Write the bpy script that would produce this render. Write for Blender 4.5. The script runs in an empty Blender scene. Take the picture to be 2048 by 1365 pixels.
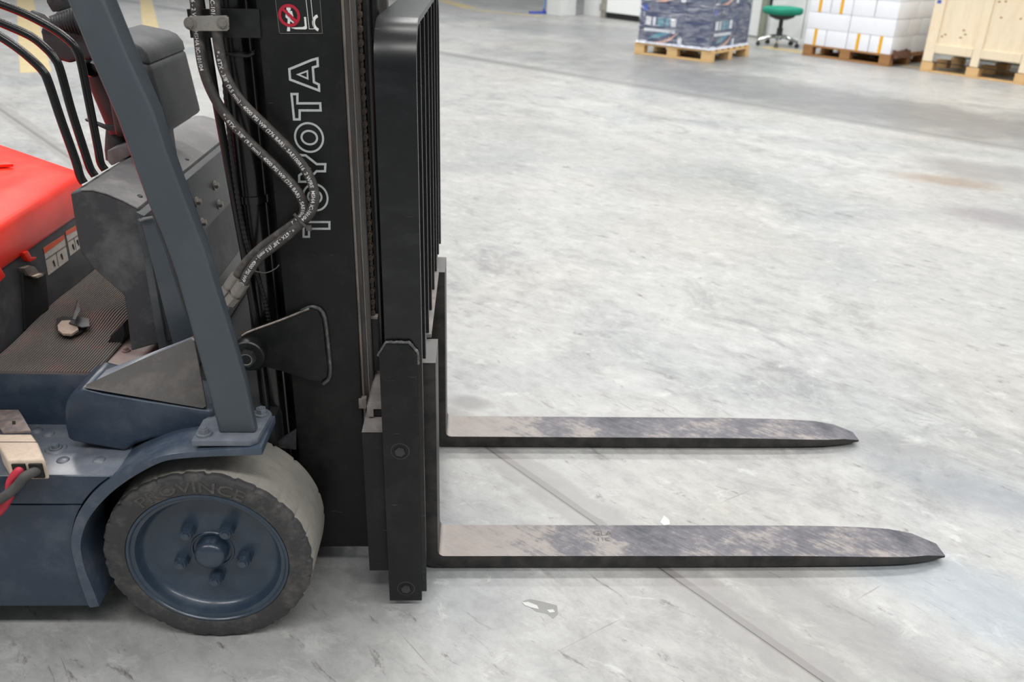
import bpy, bmesh, math, random
from mathutils import Vector, Matrix
random.seed(7)
scene = bpy.context.scene
COL = scene.collection
PI = math.pi

# ------------------------------------------------------------------ camera
cam_data = bpy.data.cameras.new('camera')
cam = bpy.data.objects.new('camera', cam_data)
COL.objects.link(cam)
cam_data.lens = 29.929
cam_data.sensor_width = 36.0
cam_data.clip_start = 0.05
cam_data.clip_end = 200
_r, _u, _f = Vector((0.99902, -0.03428, 0.02815)), Vector((-0.01052, 0.43335, 0.90116)), Vector((0.04309, 0.90057, -0.43256))
cam.matrix_world = Matrix.Translation(Vector((0.0845, -1.6295, 1.3998))) @ Matrix((_r, _u, -_f)).transposed().to_4x4()
cam_data.dof.use_dof = True
cam_data.dof.focus_distance = 1.8
cam_data.dof.aperture_fstop = 4.6
scene.camera = cam

# ------------------------------------------------------------------ world and large lights
world = bpy.data.worlds.new('hall_light')
scene.world = world
world.use_nodes = True
bg = world.node_tree.nodes['Background']
bg.inputs['Color'].default_value = (0.93, 0.97, 1.0, 1)
bg.inputs['Strength'].default_value = 0.30
def area_light(name, loc, sx, sy, power, col=(1, 0.985, 0.96)):
    d = bpy.data.lights.new(name, 'AREA')
    d.shape = 'RECTANGLE'; d.size = sx; d.size_y = sy; d.energy = power; d.color = col
    o = bpy.data.objects.new(name, d); COL.objects.link(o); o.location = loc
    return o
for ly in (-4.5, 1.5, 6.5, 12.0):
    for lx in (-5.0, 1.5, 8.0):
        area_light('ceiling_light_panel', (lx, ly, 7.5), 5.0, 0.9, (340 if ly < 0 else 215 if ly < 5 else 380))
scene.view_settings.view_transform = 'Standard'
scene.view_settings.look = 'None'
scene.view_settings.gamma = 1.0
scene.view_settings.use_curve_mapping = False
scene.view_settings.exposure = 0.0

# ------------------------------------------------------------------ materials
def S(r, g, b):
    def f(c):
        c /= 255.0
        return c / 12.92 if c <= 0.04045 else ((c + 0.055) / 1.055) ** 2.4
    return (f(r), f(g), f(b), 1)
MATS = {}
def mat(name, col, rough=0.5, metal=0.0, dust=None, dust_amt=0.5, dust_scale=6.0, stretch=(1, 1, 1), bump=0.0, bump_scale=60.0,
        spec=0.5, coat=0.0, scratch=None, vary=0.12):
    m = bpy.data.materials.new(name); m.use_nodes = True
    nt = m.node_tree; N = nt.nodes; L = nt.links
    b = N['Principled BSDF']
    b.inputs['Roughness'].default_value = rough
    b.inputs['Metallic'].default_value = metal
    b.inputs['Specular IOR Level'].default_value = spec
    b.inputs['Coat Weight'].default_value = coat
    b.inputs['Coat Roughness'].default_value = 0.15
    tc = N.new('ShaderNodeTexCoord'); mp = N.new('ShaderNodeMapping')
    L.new(tc.outputs['Object'], mp.inputs['Vector']); mp.inputs['Scale'].default_value = stretch
    n1 = N.new('ShaderNodeTexNoise'); n1.inputs['Scale'].default_value = dust_scale; n1.inputs['Detail'].default_value = 8; n1.inputs['Roughness'].default_value = 0.62
    L.new(mp.outputs['Vector'], n1.inputs['Vector'])
    # gentle value variation
    hsv = N.new('ShaderNodeHueSaturation'); hsv.inputs['Color'].default_value = col
    mr = N.new('ShaderNodeMapRange'); mr.inputs['From Min'].default_value = 0.3; mr.inputs['From Max'].default_value = 0.7
    mr.inputs['To Min'].default_value = 1 - vary; mr.inputs['To Max'].default_value = 1 + vary
    L.new(n1.outputs['Fac'], mr.inputs['Value']); L.new(mr.outputs['Result'], hsv.inputs['Value'])
    out = hsv.outputs['Color']
    if dust:
        r = N.new('ShaderNodeMapRange'); r.inputs['From Min'].default_value = 0.48; r.inputs['From Max'].default_value = 0.72
        r.inputs['To Min'].default_value = 0.0; r.inputs['To Max'].default_value = dust_amt
        n2 = N.new('ShaderNodeTexNoise'); n2.inputs['Scale'].default_value = dust_scale * 2.3; n2.inputs['Detail'].default_value = 9; n2.inputs['Roughness'].default_value = 0.7
        L.new(mp.outputs['Vector'], n2.inputs['Vector']); L.new(n2.outputs['Fac'], r.inputs['Value'])
        mx = N.new('ShaderNodeMixRGB'); mx.inputs['Color2'].default_value = dust
        L.new(r.outputs['Result'], mx.inputs['Fac']); L.new(out, mx.inputs['Color1']); out = mx.outputs['Color']
        rr = N.new('ShaderNodeMapRange'); rr.inputs['To Min'].default_value = rough; rr.inputs['To Max'].default_value = min(1, rough + 0.35)
        L.new(r.outputs['Result'], rr.inputs['Value']); L.new(rr.outputs['Result'], b.inputs['Roughness'])
    if scratch:
        v = N.new('ShaderNodeTexNoise'); v.inputs['Scale'].default_value = 34; v.inputs['Detail'].default_value = 3; v.inputs['Roughness'].default_value = 0.8
        mp2 = N.new('ShaderNodeMapping'); mp2.inputs['Scale'].default_value = (0.25, 1, 2.2); mp2.inputs['Rotation'].default_value = (0, 0.3, 0)
        L.new(tc.outputs['Object'], mp2.inputs['Vector']); L.new(mp2.outputs['Vector'], v.inputs['Vector'])
        cr = N.new('ShaderNodeMapRange'); cr.inputs['From Min'].default_value = 0.68; cr.inputs['From Max'].default_value = 0.74; cr.inputs['To Max'].default_value = 0.4
        L.new(v.outputs['Fac'], cr.inputs['Value'])
        mx = N.new('ShaderNodeMixRGB'); mx.inputs['Color2'].default_value = scratch
        L.new(cr.outputs['Result'], mx.inputs['Fac']); L.new(out, mx.inputs['Color1']); out = mx.outputs['Color']
    L.new(out, b.inputs['Base Color'])
    if bump:
        nb = N.new('ShaderNodeTexNoise'); nb.inputs['Scale'].default_value = bump_scale; nb.inputs['Detail'].default_value = 5
        L.new(mp.outputs['Vector'], nb.inputs['Vector'])
        bp = N.new('ShaderNodeBump'); bp.inputs['Strength'].default_value = bump; bp.inputs['Distance'].default_value = 0.002
        L.new(nb.outputs['Fac'], bp.inputs['Height']); L.new(bp.outputs['Normal'], b.inputs['Normal'])
    MATS[name] = m
    return m

M_MAST = mat('mast_black_paint', S(16, 17, 18), 0.45, dust=S(90, 89, 87), dust_amt=0.12, spec=0.35, dust_scale=5, scratch=S(110, 110, 110), bump=0.05)
M_BLACK = mat('black_steel', S(17, 18, 19), 0.4, dust=S(90, 88, 85), dust_amt=0.12, dust_scale=8)
M_TUBE = mat('gloss_black_tube', S(18, 18, 20), 0.22, vary=0.05)
M_BAR = mat('backrest_black_satin', S(14, 15, 17), 0.3, dust=S(86, 87, 94), dust_amt=0.12, dust_scale=4, stretch=(1, 1, 2.5), scratch=S(120, 120, 125))
M_WORN = mat('worn_steel_edge', S(150, 140, 134), 0.5, 0.35, dust=S(70, 66, 64), dust_amt=0.7, dust_scale=12, stretch=(1, 1, 0.3))
M_RAIL = mat('rubbed_rail_steel', S(86, 82, 80), 0.45, 0.3, dust=S(40, 38, 38), dust_amt=0.8, dust_scale=14, stretch=(4, 4, 0.2))
M_WELD = mat('weld_bead', S(88, 88, 88), 0.4, 0.4, dust=S(170, 168, 165), dust_amt=0.5, dust_scale=40, bump=0.6, bump_scale=120)
M_CARR = mat('carriage_grey_dusty', S(118, 114, 112), 0.6, dust=S(165, 155, 150), dust_amt=0.6, dust_scale=12)
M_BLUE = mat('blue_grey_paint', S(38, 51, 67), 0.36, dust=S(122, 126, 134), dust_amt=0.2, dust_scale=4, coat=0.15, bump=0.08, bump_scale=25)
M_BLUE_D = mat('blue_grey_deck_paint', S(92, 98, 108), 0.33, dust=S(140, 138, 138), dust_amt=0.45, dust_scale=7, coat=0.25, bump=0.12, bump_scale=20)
M_PILLAR = mat('pillar_slate_paint', S(66, 73, 80), 0.4, dust=S(120, 122, 128), dust_amt=0.12, dust_scale=3, coat=0.1)
M_PLAST = mat('dark_grey_plastic', S(57, 58, 61), 0.62, dust=S(140, 138, 138), dust_amt=0.35, dust_scale=4, bump=0.12, bump_scale=90)
M_PLAST_L = mat('dusty_grey_plastic', S(104, 102, 103), 0.6, dust=S(160, 156, 154), dust_amt=0.45, dust_scale=5, bump=0.12, bump_scale=90)
M_PLAST_B = mat('black_plastic', S(44, 45, 48), 0.5, dust=S(110, 108, 106), dust_amt=0.25, dust_scale=8)
M_COVER = mat('dusty_black_rubber_cover', S(60, 58, 57), 0.6, dust=S(126, 116, 110), dust_amt=0.5, dust_scale=5, stretch=(1, 1, 1.4))
M_RED = mat('red_hood_paint', S(244, 38, 12), 0.34, dust=S(226, 128, 108), dust_amt=0.16, dust_scale=4, spec=0.22, coat=0.0, bump=0.06, bump_scale=18)
M_BATT = mat('grey_battery_case', S(62, 62, 66), 0.55, dust=S(110, 108, 106), dust_amt=0.5, dust_scale=5, scratch=S(140, 60, 50))
M_MAT = mat('ribbed_mat_rubber', S(98, 92, 88), 0.75, dust=S(150, 92, 90), dust_amt=0.45, dust_scale=3)
M_FLOORP = mat('reddish_floor_plate', S(122, 106, 102), 0.6, dust=S(140, 86, 82), dust_amt=0.5, dust_scale=9)
M_TIRE = mat('tire_sidewall_rubber', S(52, 52, 54), 0.7, dust=S(135, 130, 122), dust_amt=0.35, dust_scale=9, bump=0.3, bump_scale=60)
M_TREAD = mat('tire_tread_dusty', S(136, 133, 126), 0.85, dust=S(108, 104, 97), dust_amt=0.5, dust_scale=7, stretch=(1, 2.5, 1), bump=0.3, bump_scale=80)
M_RIM = mat('rim_blue_grey', S(40, 54, 69), 0.33, dust=S(110, 112, 118), dust_amt=0.15, dust_scale=6, coat=0.25, bump=0.05)
M_STEEL = mat('zinc_steel', S(176, 172, 164), 0.35, 0.7, dust=S(110, 106, 100), dust_amt=0.5, dust_scale=14)
M_FIT = mat('dusty_hydraulic_fitting', S(140, 136, 130), 0.45, 0.4, dust=S(96, 92, 88), dust_amt=0.5, dust_scale=30)
M_HOSE = mat('hose_rubber', S(62, 60, 59), 0.55, dust=S(128, 120, 114), dust_amt=0.5, dust_scale=22)
M_PRINT = mat('white_print', S(226, 226, 224), 0.6, dust=S(110, 110, 110), dust_amt=0.4, dust_scale=60, vary=0.03)
M_LOGO = mat('silver_lettering', S(186, 189, 190), 0.45, dust=S(120, 122, 124), dust_amt=0.3, dust_scale=40, vary=0.03)
M_SIGNRED = mat('sign_red', S(178, 28, 52), 0.5, vary=0.03)
M_SIGNWHITE = mat('sign_white', S(228, 228, 226), 0.5, vary=0.03)
M_STICK = mat('sticker_film', S(24, 25, 26), 0.35, vary=0.05)
M_CHAIN = mat('oily_chain_steel', S(74, 66, 60), 0.45, 0.4, dust=S(112, 92, 82), dust_amt=0.4, dust_scale=30)
M_TAN = mat('tan_connector_plastic', S(200, 182, 164), 0.6, dust=S(150, 128, 110), dust_amt=0.45, dust_scale=18)
M_PLATE = mat('connector_metal_plate', S(120, 112, 110), 0.4, 0.4, dust=S(176, 150, 136), dust_amt=0.6, dust_scale=25)
M_CABR = mat('red_cable', S(196, 44, 66), 0.5, dust=S(130, 70, 74), dust_amt=0.5, dust_scale=20)
M_CABB = mat('black_cable', S(68, 67, 67), 0.6, dust=S(110, 106, 102), dust_amt=0.4, dust_scale=20)
M_DARK = mat('dark_recess', S(14, 14, 15), 0.7, vary=0.05)
M_LABEL = mat('label_cream', S(214, 204, 196), 0.5, dust=S(150, 140, 132), dust_amt=0.4, dust_scale=40)
M_LORANGE = mat('label_orange', S(236, 88, 40), 0.5, vary=0.03)
M_LINE = mat('label_ink', S(80, 74, 70), 0.6, vary=0.03)
M_BOLT = mat('bolt_head_grey', S(58, 58, 60), 0.35, 0.3)
M_SHIFT = mat('column_dark_red', S(58, 40, 42), 0.5)

def fork_material():
    m = bpy.data.materials.new('fork_worn_steel'); m.use_nodes = True
    nt = m.node_tree; N = nt.nodes; L = nt.links; b = N['Principled BSDF']
    tc = N.new('ShaderNodeTexCoord')
    geo = N.new('ShaderNodeNewGeometry'); sp = N.new('ShaderNodeSeparateXYZ')
    L.new(geo.outputs['True Normal'], sp.inputs['Vector'])
    top = N.new('ShaderNodeMapRange'); top.inputs['From Min'].default_value = 0.4; top.inputs['From Max'].default_value = 0.8
    L.new(sp.outputs['Z'], top.inputs['Value'])
    # dusty top with steel wear patches
    mp = N.new('ShaderNodeMapping'); mp.inputs['Scale'].default_value = (1, 1.2, 1); L.new(tc.outputs['Object'], mp.inputs['Vector'])
    n1 = N.new('ShaderNodeTexNoise'); n1.inputs['Scale'].default_value = 6; n1.inputs['Detail'].default_value = 12; n1.inputs['Roughness'].default_value = 0.74
    L.new(mp.outputs['Vector'], n1.inputs['Vector'])
    mr0 = N.new('ShaderNodeMapping'); mr0.inputs['Rotation'].default_value = (0, 0, 0.7); L.new(tc.outputs['Object'], mr0.inputs['Vector'])
    mp2 = N.new('ShaderNodeMapping'); mp2.inputs['Scale'].default_value = (1, 7, 1); L.new(mr0.outputs['Vector'], mp2.inputs['Vector'])
    n2 = N.new('ShaderNodeTexNoise'); n2.inputs['Scale'].default_value = 22; n2.inputs['Detail'].default_value = 6; n2.inputs['Roughness'].default_value = 0.7
    L.new(mp2.outputs['Vector'], n2.inputs['Vector'])
    mth = N.new('ShaderNodeMath'); mth.operation = 'MULTIPLY_ADD'; mth.inputs[1].default_value = 0.4
    L.new(n2.outputs['Fac'], mth.inputs[0]); L.new(n1.outputs['Fac'], mth.inputs[2])
    so = N.new('ShaderNodeSeparateXYZ'); L.new(tc.outputs['Object'], so.inputs['Vector'])
    wx = N.new('ShaderNodeMapRange'); wx.inputs['From Min'].default_value = -0.5; wx.inputs['From Max'].default_value = -0.1
    wx.inputs['To Min'].default_value = -0.14; wx.inputs['To Max'].default_value = 0.05
    L.new(so.outputs['X'], wx.inputs['Value'])
    ad = N.new('ShaderNodeMath'); ad.operation = 'ADD'; L.new(mth.outputs[0], ad.inputs[0]); L.new(wx.outputs['Result'], ad.inputs[1])
    r = N.new('ShaderNodeValToRGB'); L.new(ad.outputs[0], r.inputs['Fac'])
    e = r.color_ramp.elements
    e[0].position = 0.46; e[0].color = S(150, 141, 136)
    e[1].position = 0.92; e[1].color = S(46, 48, 58)
    x = e.new(0.64); x.color = S(136, 130, 127)
    x = e.new(0.74); x.color = S(92, 90, 96)
    n3 = N.new('ShaderNodeTexNoise'); n3.inputs['Scale'].default_value = 30; n3.inputs['Detail'].default_value = 6
    L.new(tc.outputs['Object'], n3.inputs['Vector'])
    r2 = N.new('ShaderNodeValToRGB'); L.new(n3.outputs['Fac'], r2.inputs['Fac'])
    r2.color_ramp.elements[0].position = 0.35; r2.color_ramp.elements[0].color = S(30, 30, 31)
    r2.color_ramp.elements[1].position = 0.8; r2.color_ramp.elements[1].color = S(64, 60, 57)
    shk = N.new('ShaderNodeMapRange'); shk.inputs['From Min'].default_value = 0.1; shk.inputs['From Max'].default_value = 0.2; L.new(so.outputs['Z'], shk.inputs['Value'])
    ms = N.new('ShaderNodeMixRGB'); L.new(shk.outputs['Result'], ms.inputs['Fac']); L.new(r.outputs['Color'], ms.inputs['Color1']); ms.inputs['Color2'].default_value = S(104, 102, 101)
    mx = N.new('ShaderNodeMixRGB'); L.new(top.outputs['Result'], mx.inputs['Fac']); L.new(r2.outputs['Color'], mx.inputs['Color1']); L.new(ms.outputs['Color'], mx.inputs['Color2'])
    L.new(mx.outputs['Color'], b.inputs['Base Color'])
    b.inputs['Roughness'].default_value = 0.5
    bp = N.new('ShaderNodeBump'); bp.inputs['Strength'].default_value = 0.15; bp.inputs['Distance'].default_value = 0.002
    L.new(ad.outputs[0], bp.inputs['Height']); L.new(bp.outputs['Normal'], b.inputs['Normal'])
    return m
M_FORK = fork_material()

# ------------------------------------------------------------------ mesh helpers
CEN = {}          # object -> its origin in the frame of its top-level thing
def tag(o, label=None, cat=None, group=None, kind=None):
    if label: o['label'] = label
    if cat: o['category'] = cat
    if group: o['group'] = group
    if kind: o['kind'] = kind
    return o
def thing(name, label, cat, loc=(0, 0, 0), rotz=0.0, group=None):
    o = bpy.data.objects.new(name, None); COL.objects.link(o)
    o.empty_display_size = 0.1; o.location = loc; o.rotation_euler = (0, 0, rotz)
    CEN[o.name] = Vector((0, 0, 0))
    return tag(o, label, cat, group)
def mk(name, bm, material, parent=None, smooth=30.0, origin=None):
    me = bpy.data.meshes.new(name)
    if len(bm.verts):
        xs = [v.co for v in bm.verts]
        lo = Vector((min(c.x for c in xs), min(c.y for c in xs), min(c.z for c in xs)))
        hi = Vector((max(c.x for c in xs), max(c.y for c in xs), max(c.z for c in xs)))
        c = (lo + hi) / 2 if origin is None else Vector(origin)
    else:
        c = Vector((0, 0, 0))
    bmesh.ops.translate(bm, verts=bm.verts[:], vec=-c)
    bmesh.ops.recalc_face_normals(bm, faces=bm.faces[:])
    bm.to_mesh(me); bm.free()
    for m in (material if isinstance(material, (list, tuple)) else [material]):
        me.materials.append(m)
    if smooth:
        me.polygons.foreach_set('use_smooth', [True] * len(me.polygons))
        me.set_sharp_from_angle(angle=math.radians(smooth))
    o = bpy.data.objects.new(name, me); COL.objects.link(o)
    if parent is not None:
        o.parent = parent
        o.location = c - CEN[parent.name]
    else:
        o.location = c
    CEN[o.name] = c if parent is not None else Vector((0, 0, 0))
    return o
def bev(bm, edges, w, seg=2):
    if w > 0:
        bmesh.ops.bevel(bm, geom=edges, offset=w, segments=seg, profile=0.7, affect='EDGES', clamp_overlap=True)
def sharp_edges(bm, ang=30):
    return [e for e in bm.edges if len(e.link_faces) == 2 and e.calc_face_angle(0) > math.radians(ang)]
def box(lo, hi, bv=0.0, seg=2, bm=None):
    own = bm is None
    t = bmesh.new()
    x0, y0, z0 = lo; x1, y1, z1 = hi
    v = [t.verts.new(c) for c in ((x0, y0, z0), (x1, y0, z0), (x1, y1, z0), (x0, y1, z0), (x0, y0, z1), (x1, y0, z1), (x1, y1, z1), (x0, y1, z1))]
    for f in ((0, 3, 2, 1), (4, 5, 6, 7), (0, 1, 5, 4), (1, 2, 6, 5), (2, 3, 7, 6), (3, 0, 4, 7)):
        t.faces.new([v[i] for i in f])
    bev(t, t.edges[:], bv, seg)
    if own: return t
    merge(bm, t); return bm
def merge(bm, t):
    me = bpy.data.meshes.new('tmp'); t.to_mesh(me); t.free(); bm.from_mesh(me); bpy.data.meshes.remove(me)
def prism(pts, vec, bv=0.0, seg=2, ang=30, bm=None):
    """closed outline (3-D points in a plane) pushed along vec"""
    t = bmesh.new(); vec = Vector(vec)
    a = [t.verts.new(p) for p in pts]; b = [t.verts.new(Vector(p) + vec) for p in pts]
    n = len(pts)
    t.faces.new(a); t.faces.new(list(reversed(b)))
    for i in range(n): t.faces.new((a[i], b[i], b[(i + 1) % n], a[(i + 1) % n]))
    bmesh.ops.recalc_face_normals(t, faces=t.faces[:])
    bev(t, sharp_edges(t, ang), bv, seg)
    if bm is None: return t
    merge(bm, t); return bm
def loft(rings, close_ends=True, bm=None):
    t = bmesh.new() if bm is None else bm
    R = [[t.verts.new(p) for p in r] for r in rings]
    n = len(R[0])
    for i in range(len(R) - 1):
        for j in range(n): t.faces.new((R[i][j], R[i][(j + 1) % n], R[i + 1][(j + 1) % n], R[i + 1][j]))
    if close_ends: t.faces.new(list(reversed(R[0]))); t.faces.new(R[-1])
    return t
def catmull(pts, per=8):
    P = [Vector(p) for p in pts]
    P = [2 * P[0] - P[1]] + P + [2 * P[-1] - P[-2]]
    out = []
    for i in range(1, len(P) - 2):
        for k in range(per):
            t = k / per
            out.append(0.5 * ((2 * P[i]) + (-P[i - 1] + P[i + 1]) * t + (2 * P[i - 1] - 5 * P[i] + 4 * P[i + 1] - P[i + 2]) * t * t + (-P[i - 1] + 3 * P[i] - 3 * P[i + 1] + P[i + 2]) * t ** 3))
    out.append(P[-2].copy())
    return out
def tube(path, rad, sides=12, bm=None, caps=True):
    P = [Vector(p) for p in path]
    n = len(P); rings = []
    T = [(P[min(i + 1, n - 1)] - P[max(i - 1, 0)]).normalized() for i in range(n)]
    nrm = T[0].orthogonal().normalized()
    for i in range(n):
        nrm = (nrm - T[i] * nrm.dot(T[i])).normalized(); bn = T[i].cross(nrm)
        r = rad[i] if isinstance(rad, (list, tuple)) else rad
        rings.append([P[i] + r * (math.cos(2 * PI * k / sides) * nrm + math.sin(2 * PI * k / sides) * bn) for k in range(sides)])
    return loft(rings, caps, bm)
def lathe(profile, centre, axis='y', seg=64, bm=None, rfun=None, mats=None, close=False):
    """profile: list of (radius, offset along the axis)"""
    t = bmesh.new() if bm is None else bm
    c = Vector(centre); rings = []
    for pi_, (r, h) in enumerate(profile):
        ring = []
        if r < 1e-6:
            p = {'y': Vector((0, h, 0)), 'z': Vector((0, 0, h)), 'x': Vector((h, 0, 0))}[axis]
            ring = [t.verts.new(c + p)]
        else:
            for k in range(seg):
                a = 2 * PI * k / seg
                rr = rfun(pi_, a, r) if rfun else r
                ca, sa = rr * math.cos(a), rr * math.sin(a)
                p = {'y': Vector((ca, h, sa)), 'z': Vector((ca, sa, h)), 'x': Vector((h, ca, sa))}[axis]
                ring.append(t.verts.new(c + p))
        rings.append(ring)
    pairs = list(zip(rings[:-1], rings[1:], range(len(rings))))
    if close: pairs.append((rings[-1], rings[0], len(rings) - 1))
    for A, B, q in pairs:
        for k in range(seg):
            if len(A) == 1 and len(B) == 1: continue
            if len(A) == 1: f = t.faces.new((A[0], B[k], B[(k + 1) % seg]))
            elif len(B) == 1: f = t.faces.new((A[k], A[(k + 1) % seg], B[0]))
            else: f = t.faces.new((A[k], A[(k + 1) % seg], B[(k + 1) % seg], B[k]))
            if mats: f.material_index = mats[q]
    return t
def cyl(p0, p1, r, sides=20, bv=0.0, bm=None, r1=None):
    p0, p1 = Vector(p0), Vector(p1)
    t = tube([p0, p1], [r, r if r1 is None else r1], sides)
    if bv: bev(t, sharp_edges(t, 50), bv, 2)
    if bm is None: return t
    merge(bm, t); return bm
def hexbolt(c, d, r, h, washer=True, bm=None):
    """bolt head with washer at c, pointing along d"""
    t = bmesh.new() if bm is None else bm
    c, d = Vector(c), Vector(d).normalized()
    if washer: cyl(c, c + d * h * 0.3, r * 1.45, 24, h * 0.08, t)
    cyl(c, c + d * h, r, 6, r * 0.1, t)
    cyl(c + d * h * 0.9, c + d * h * 1.12, r * 0.62, 16, 0, t)
    return t
def ring_poly(pts, w, vec):
    """ribbon of width w along the inside of a closed outline (x,z in a y plane), pushed by vec"""
    P = [Vector((p[0], p[2])) for p in pts]; y = pts[0][1]; n = len(P)
    area = sum(P[i].x * P[(i + 1) % n].y - P[(i + 1) % n].x * P[i].y for i in range(n))
    sgn = 1 if area > 0 else -1
    inn = []
    for i in range(n):
        a, b, c = P[i - 1], P[i], P[(i + 1) % n]
        d1 = (b - a).normalized(); d2 = (c - b).normalized()
        n1 = Vector((-d1.y, d1.x)) * sgn; n2 = Vector((-d2.y, d2.x)) * sgn
        m = (n1 + n2); m = m / max(0.25, m.length_squared) * 2 if m.length > 1e-6 else n1
        inn.append(b + m * w)
    t = bmesh.new(); vec = Vector(vec)
    for off in (Vector((0, 0, 0)), vec):
        A = [t.verts.new(Vector((p.x, y, p.y)) + off) for p in P]; B = [t.verts.new(Vector((p.x, y, p.y)) + off) for p in inn]
        for i in range(n): t.faces.new((A[i], A[(i + 1) % n], B[(i + 1) % n], B[i]))
        if off.length == 0: A0, B0 = A, B
        else:
            for i in range(n):
                t.faces.new((A0[i], A0[(i + 1) % n], A[(i + 1) % n], A[i])); t.faces.new((B0[i], B[i], B[(i + 1) % n], B0[(i + 1) % n]))
    return t
def text_verts(s, size, bold=0.0, slices=0):
    cu = bpy.data.curves.new('txt', 'FONT'); cu.body = s; cu.size = size; cu.resolution_u = 2; cu.offset = bold
    ob = bpy.data.objects.new('txt', cu); COL.objects.link(ob)
    dg = bpy.context.evaluated_depsgraph_get()
    me = bpy.data.meshes.new_from_object(ob.evaluated_get(dg))
    if slices:
        b_ = bmesh.new(); b_.from_mesh(me)
        for k in range(1, slices):
            bmesh.ops.bisect_plane(b_, geom=b_.verts[:] + b_.edges[:] + b_.faces[:], plane_co=(0, size * (-0.2 + 1.0 * k / slices), 0), plane_no=(0, 1, 0))
        bmesh.ops.triangulate(b_, faces=b_.faces[:])
        b_.to_mesh(me); b_.free()
    V = [v.co.copy() for v in me.vertices]; F = [list(p.vertices) for p in me.polygons]
    bpy.data.objects.remove(ob); bpy.data.curves.remove(cu); bpy.data.meshes.remove(me)
    return V, F
def instance(src, loc, parent=None, rot=None, name=None):
    o = src.copy(); COL.objects.link(o)
    o.parent = parent; o.location = loc
    if rot is not None: o.rotation_euler = rot
    CEN[o.name] = Vector(loc)
    return o

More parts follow.
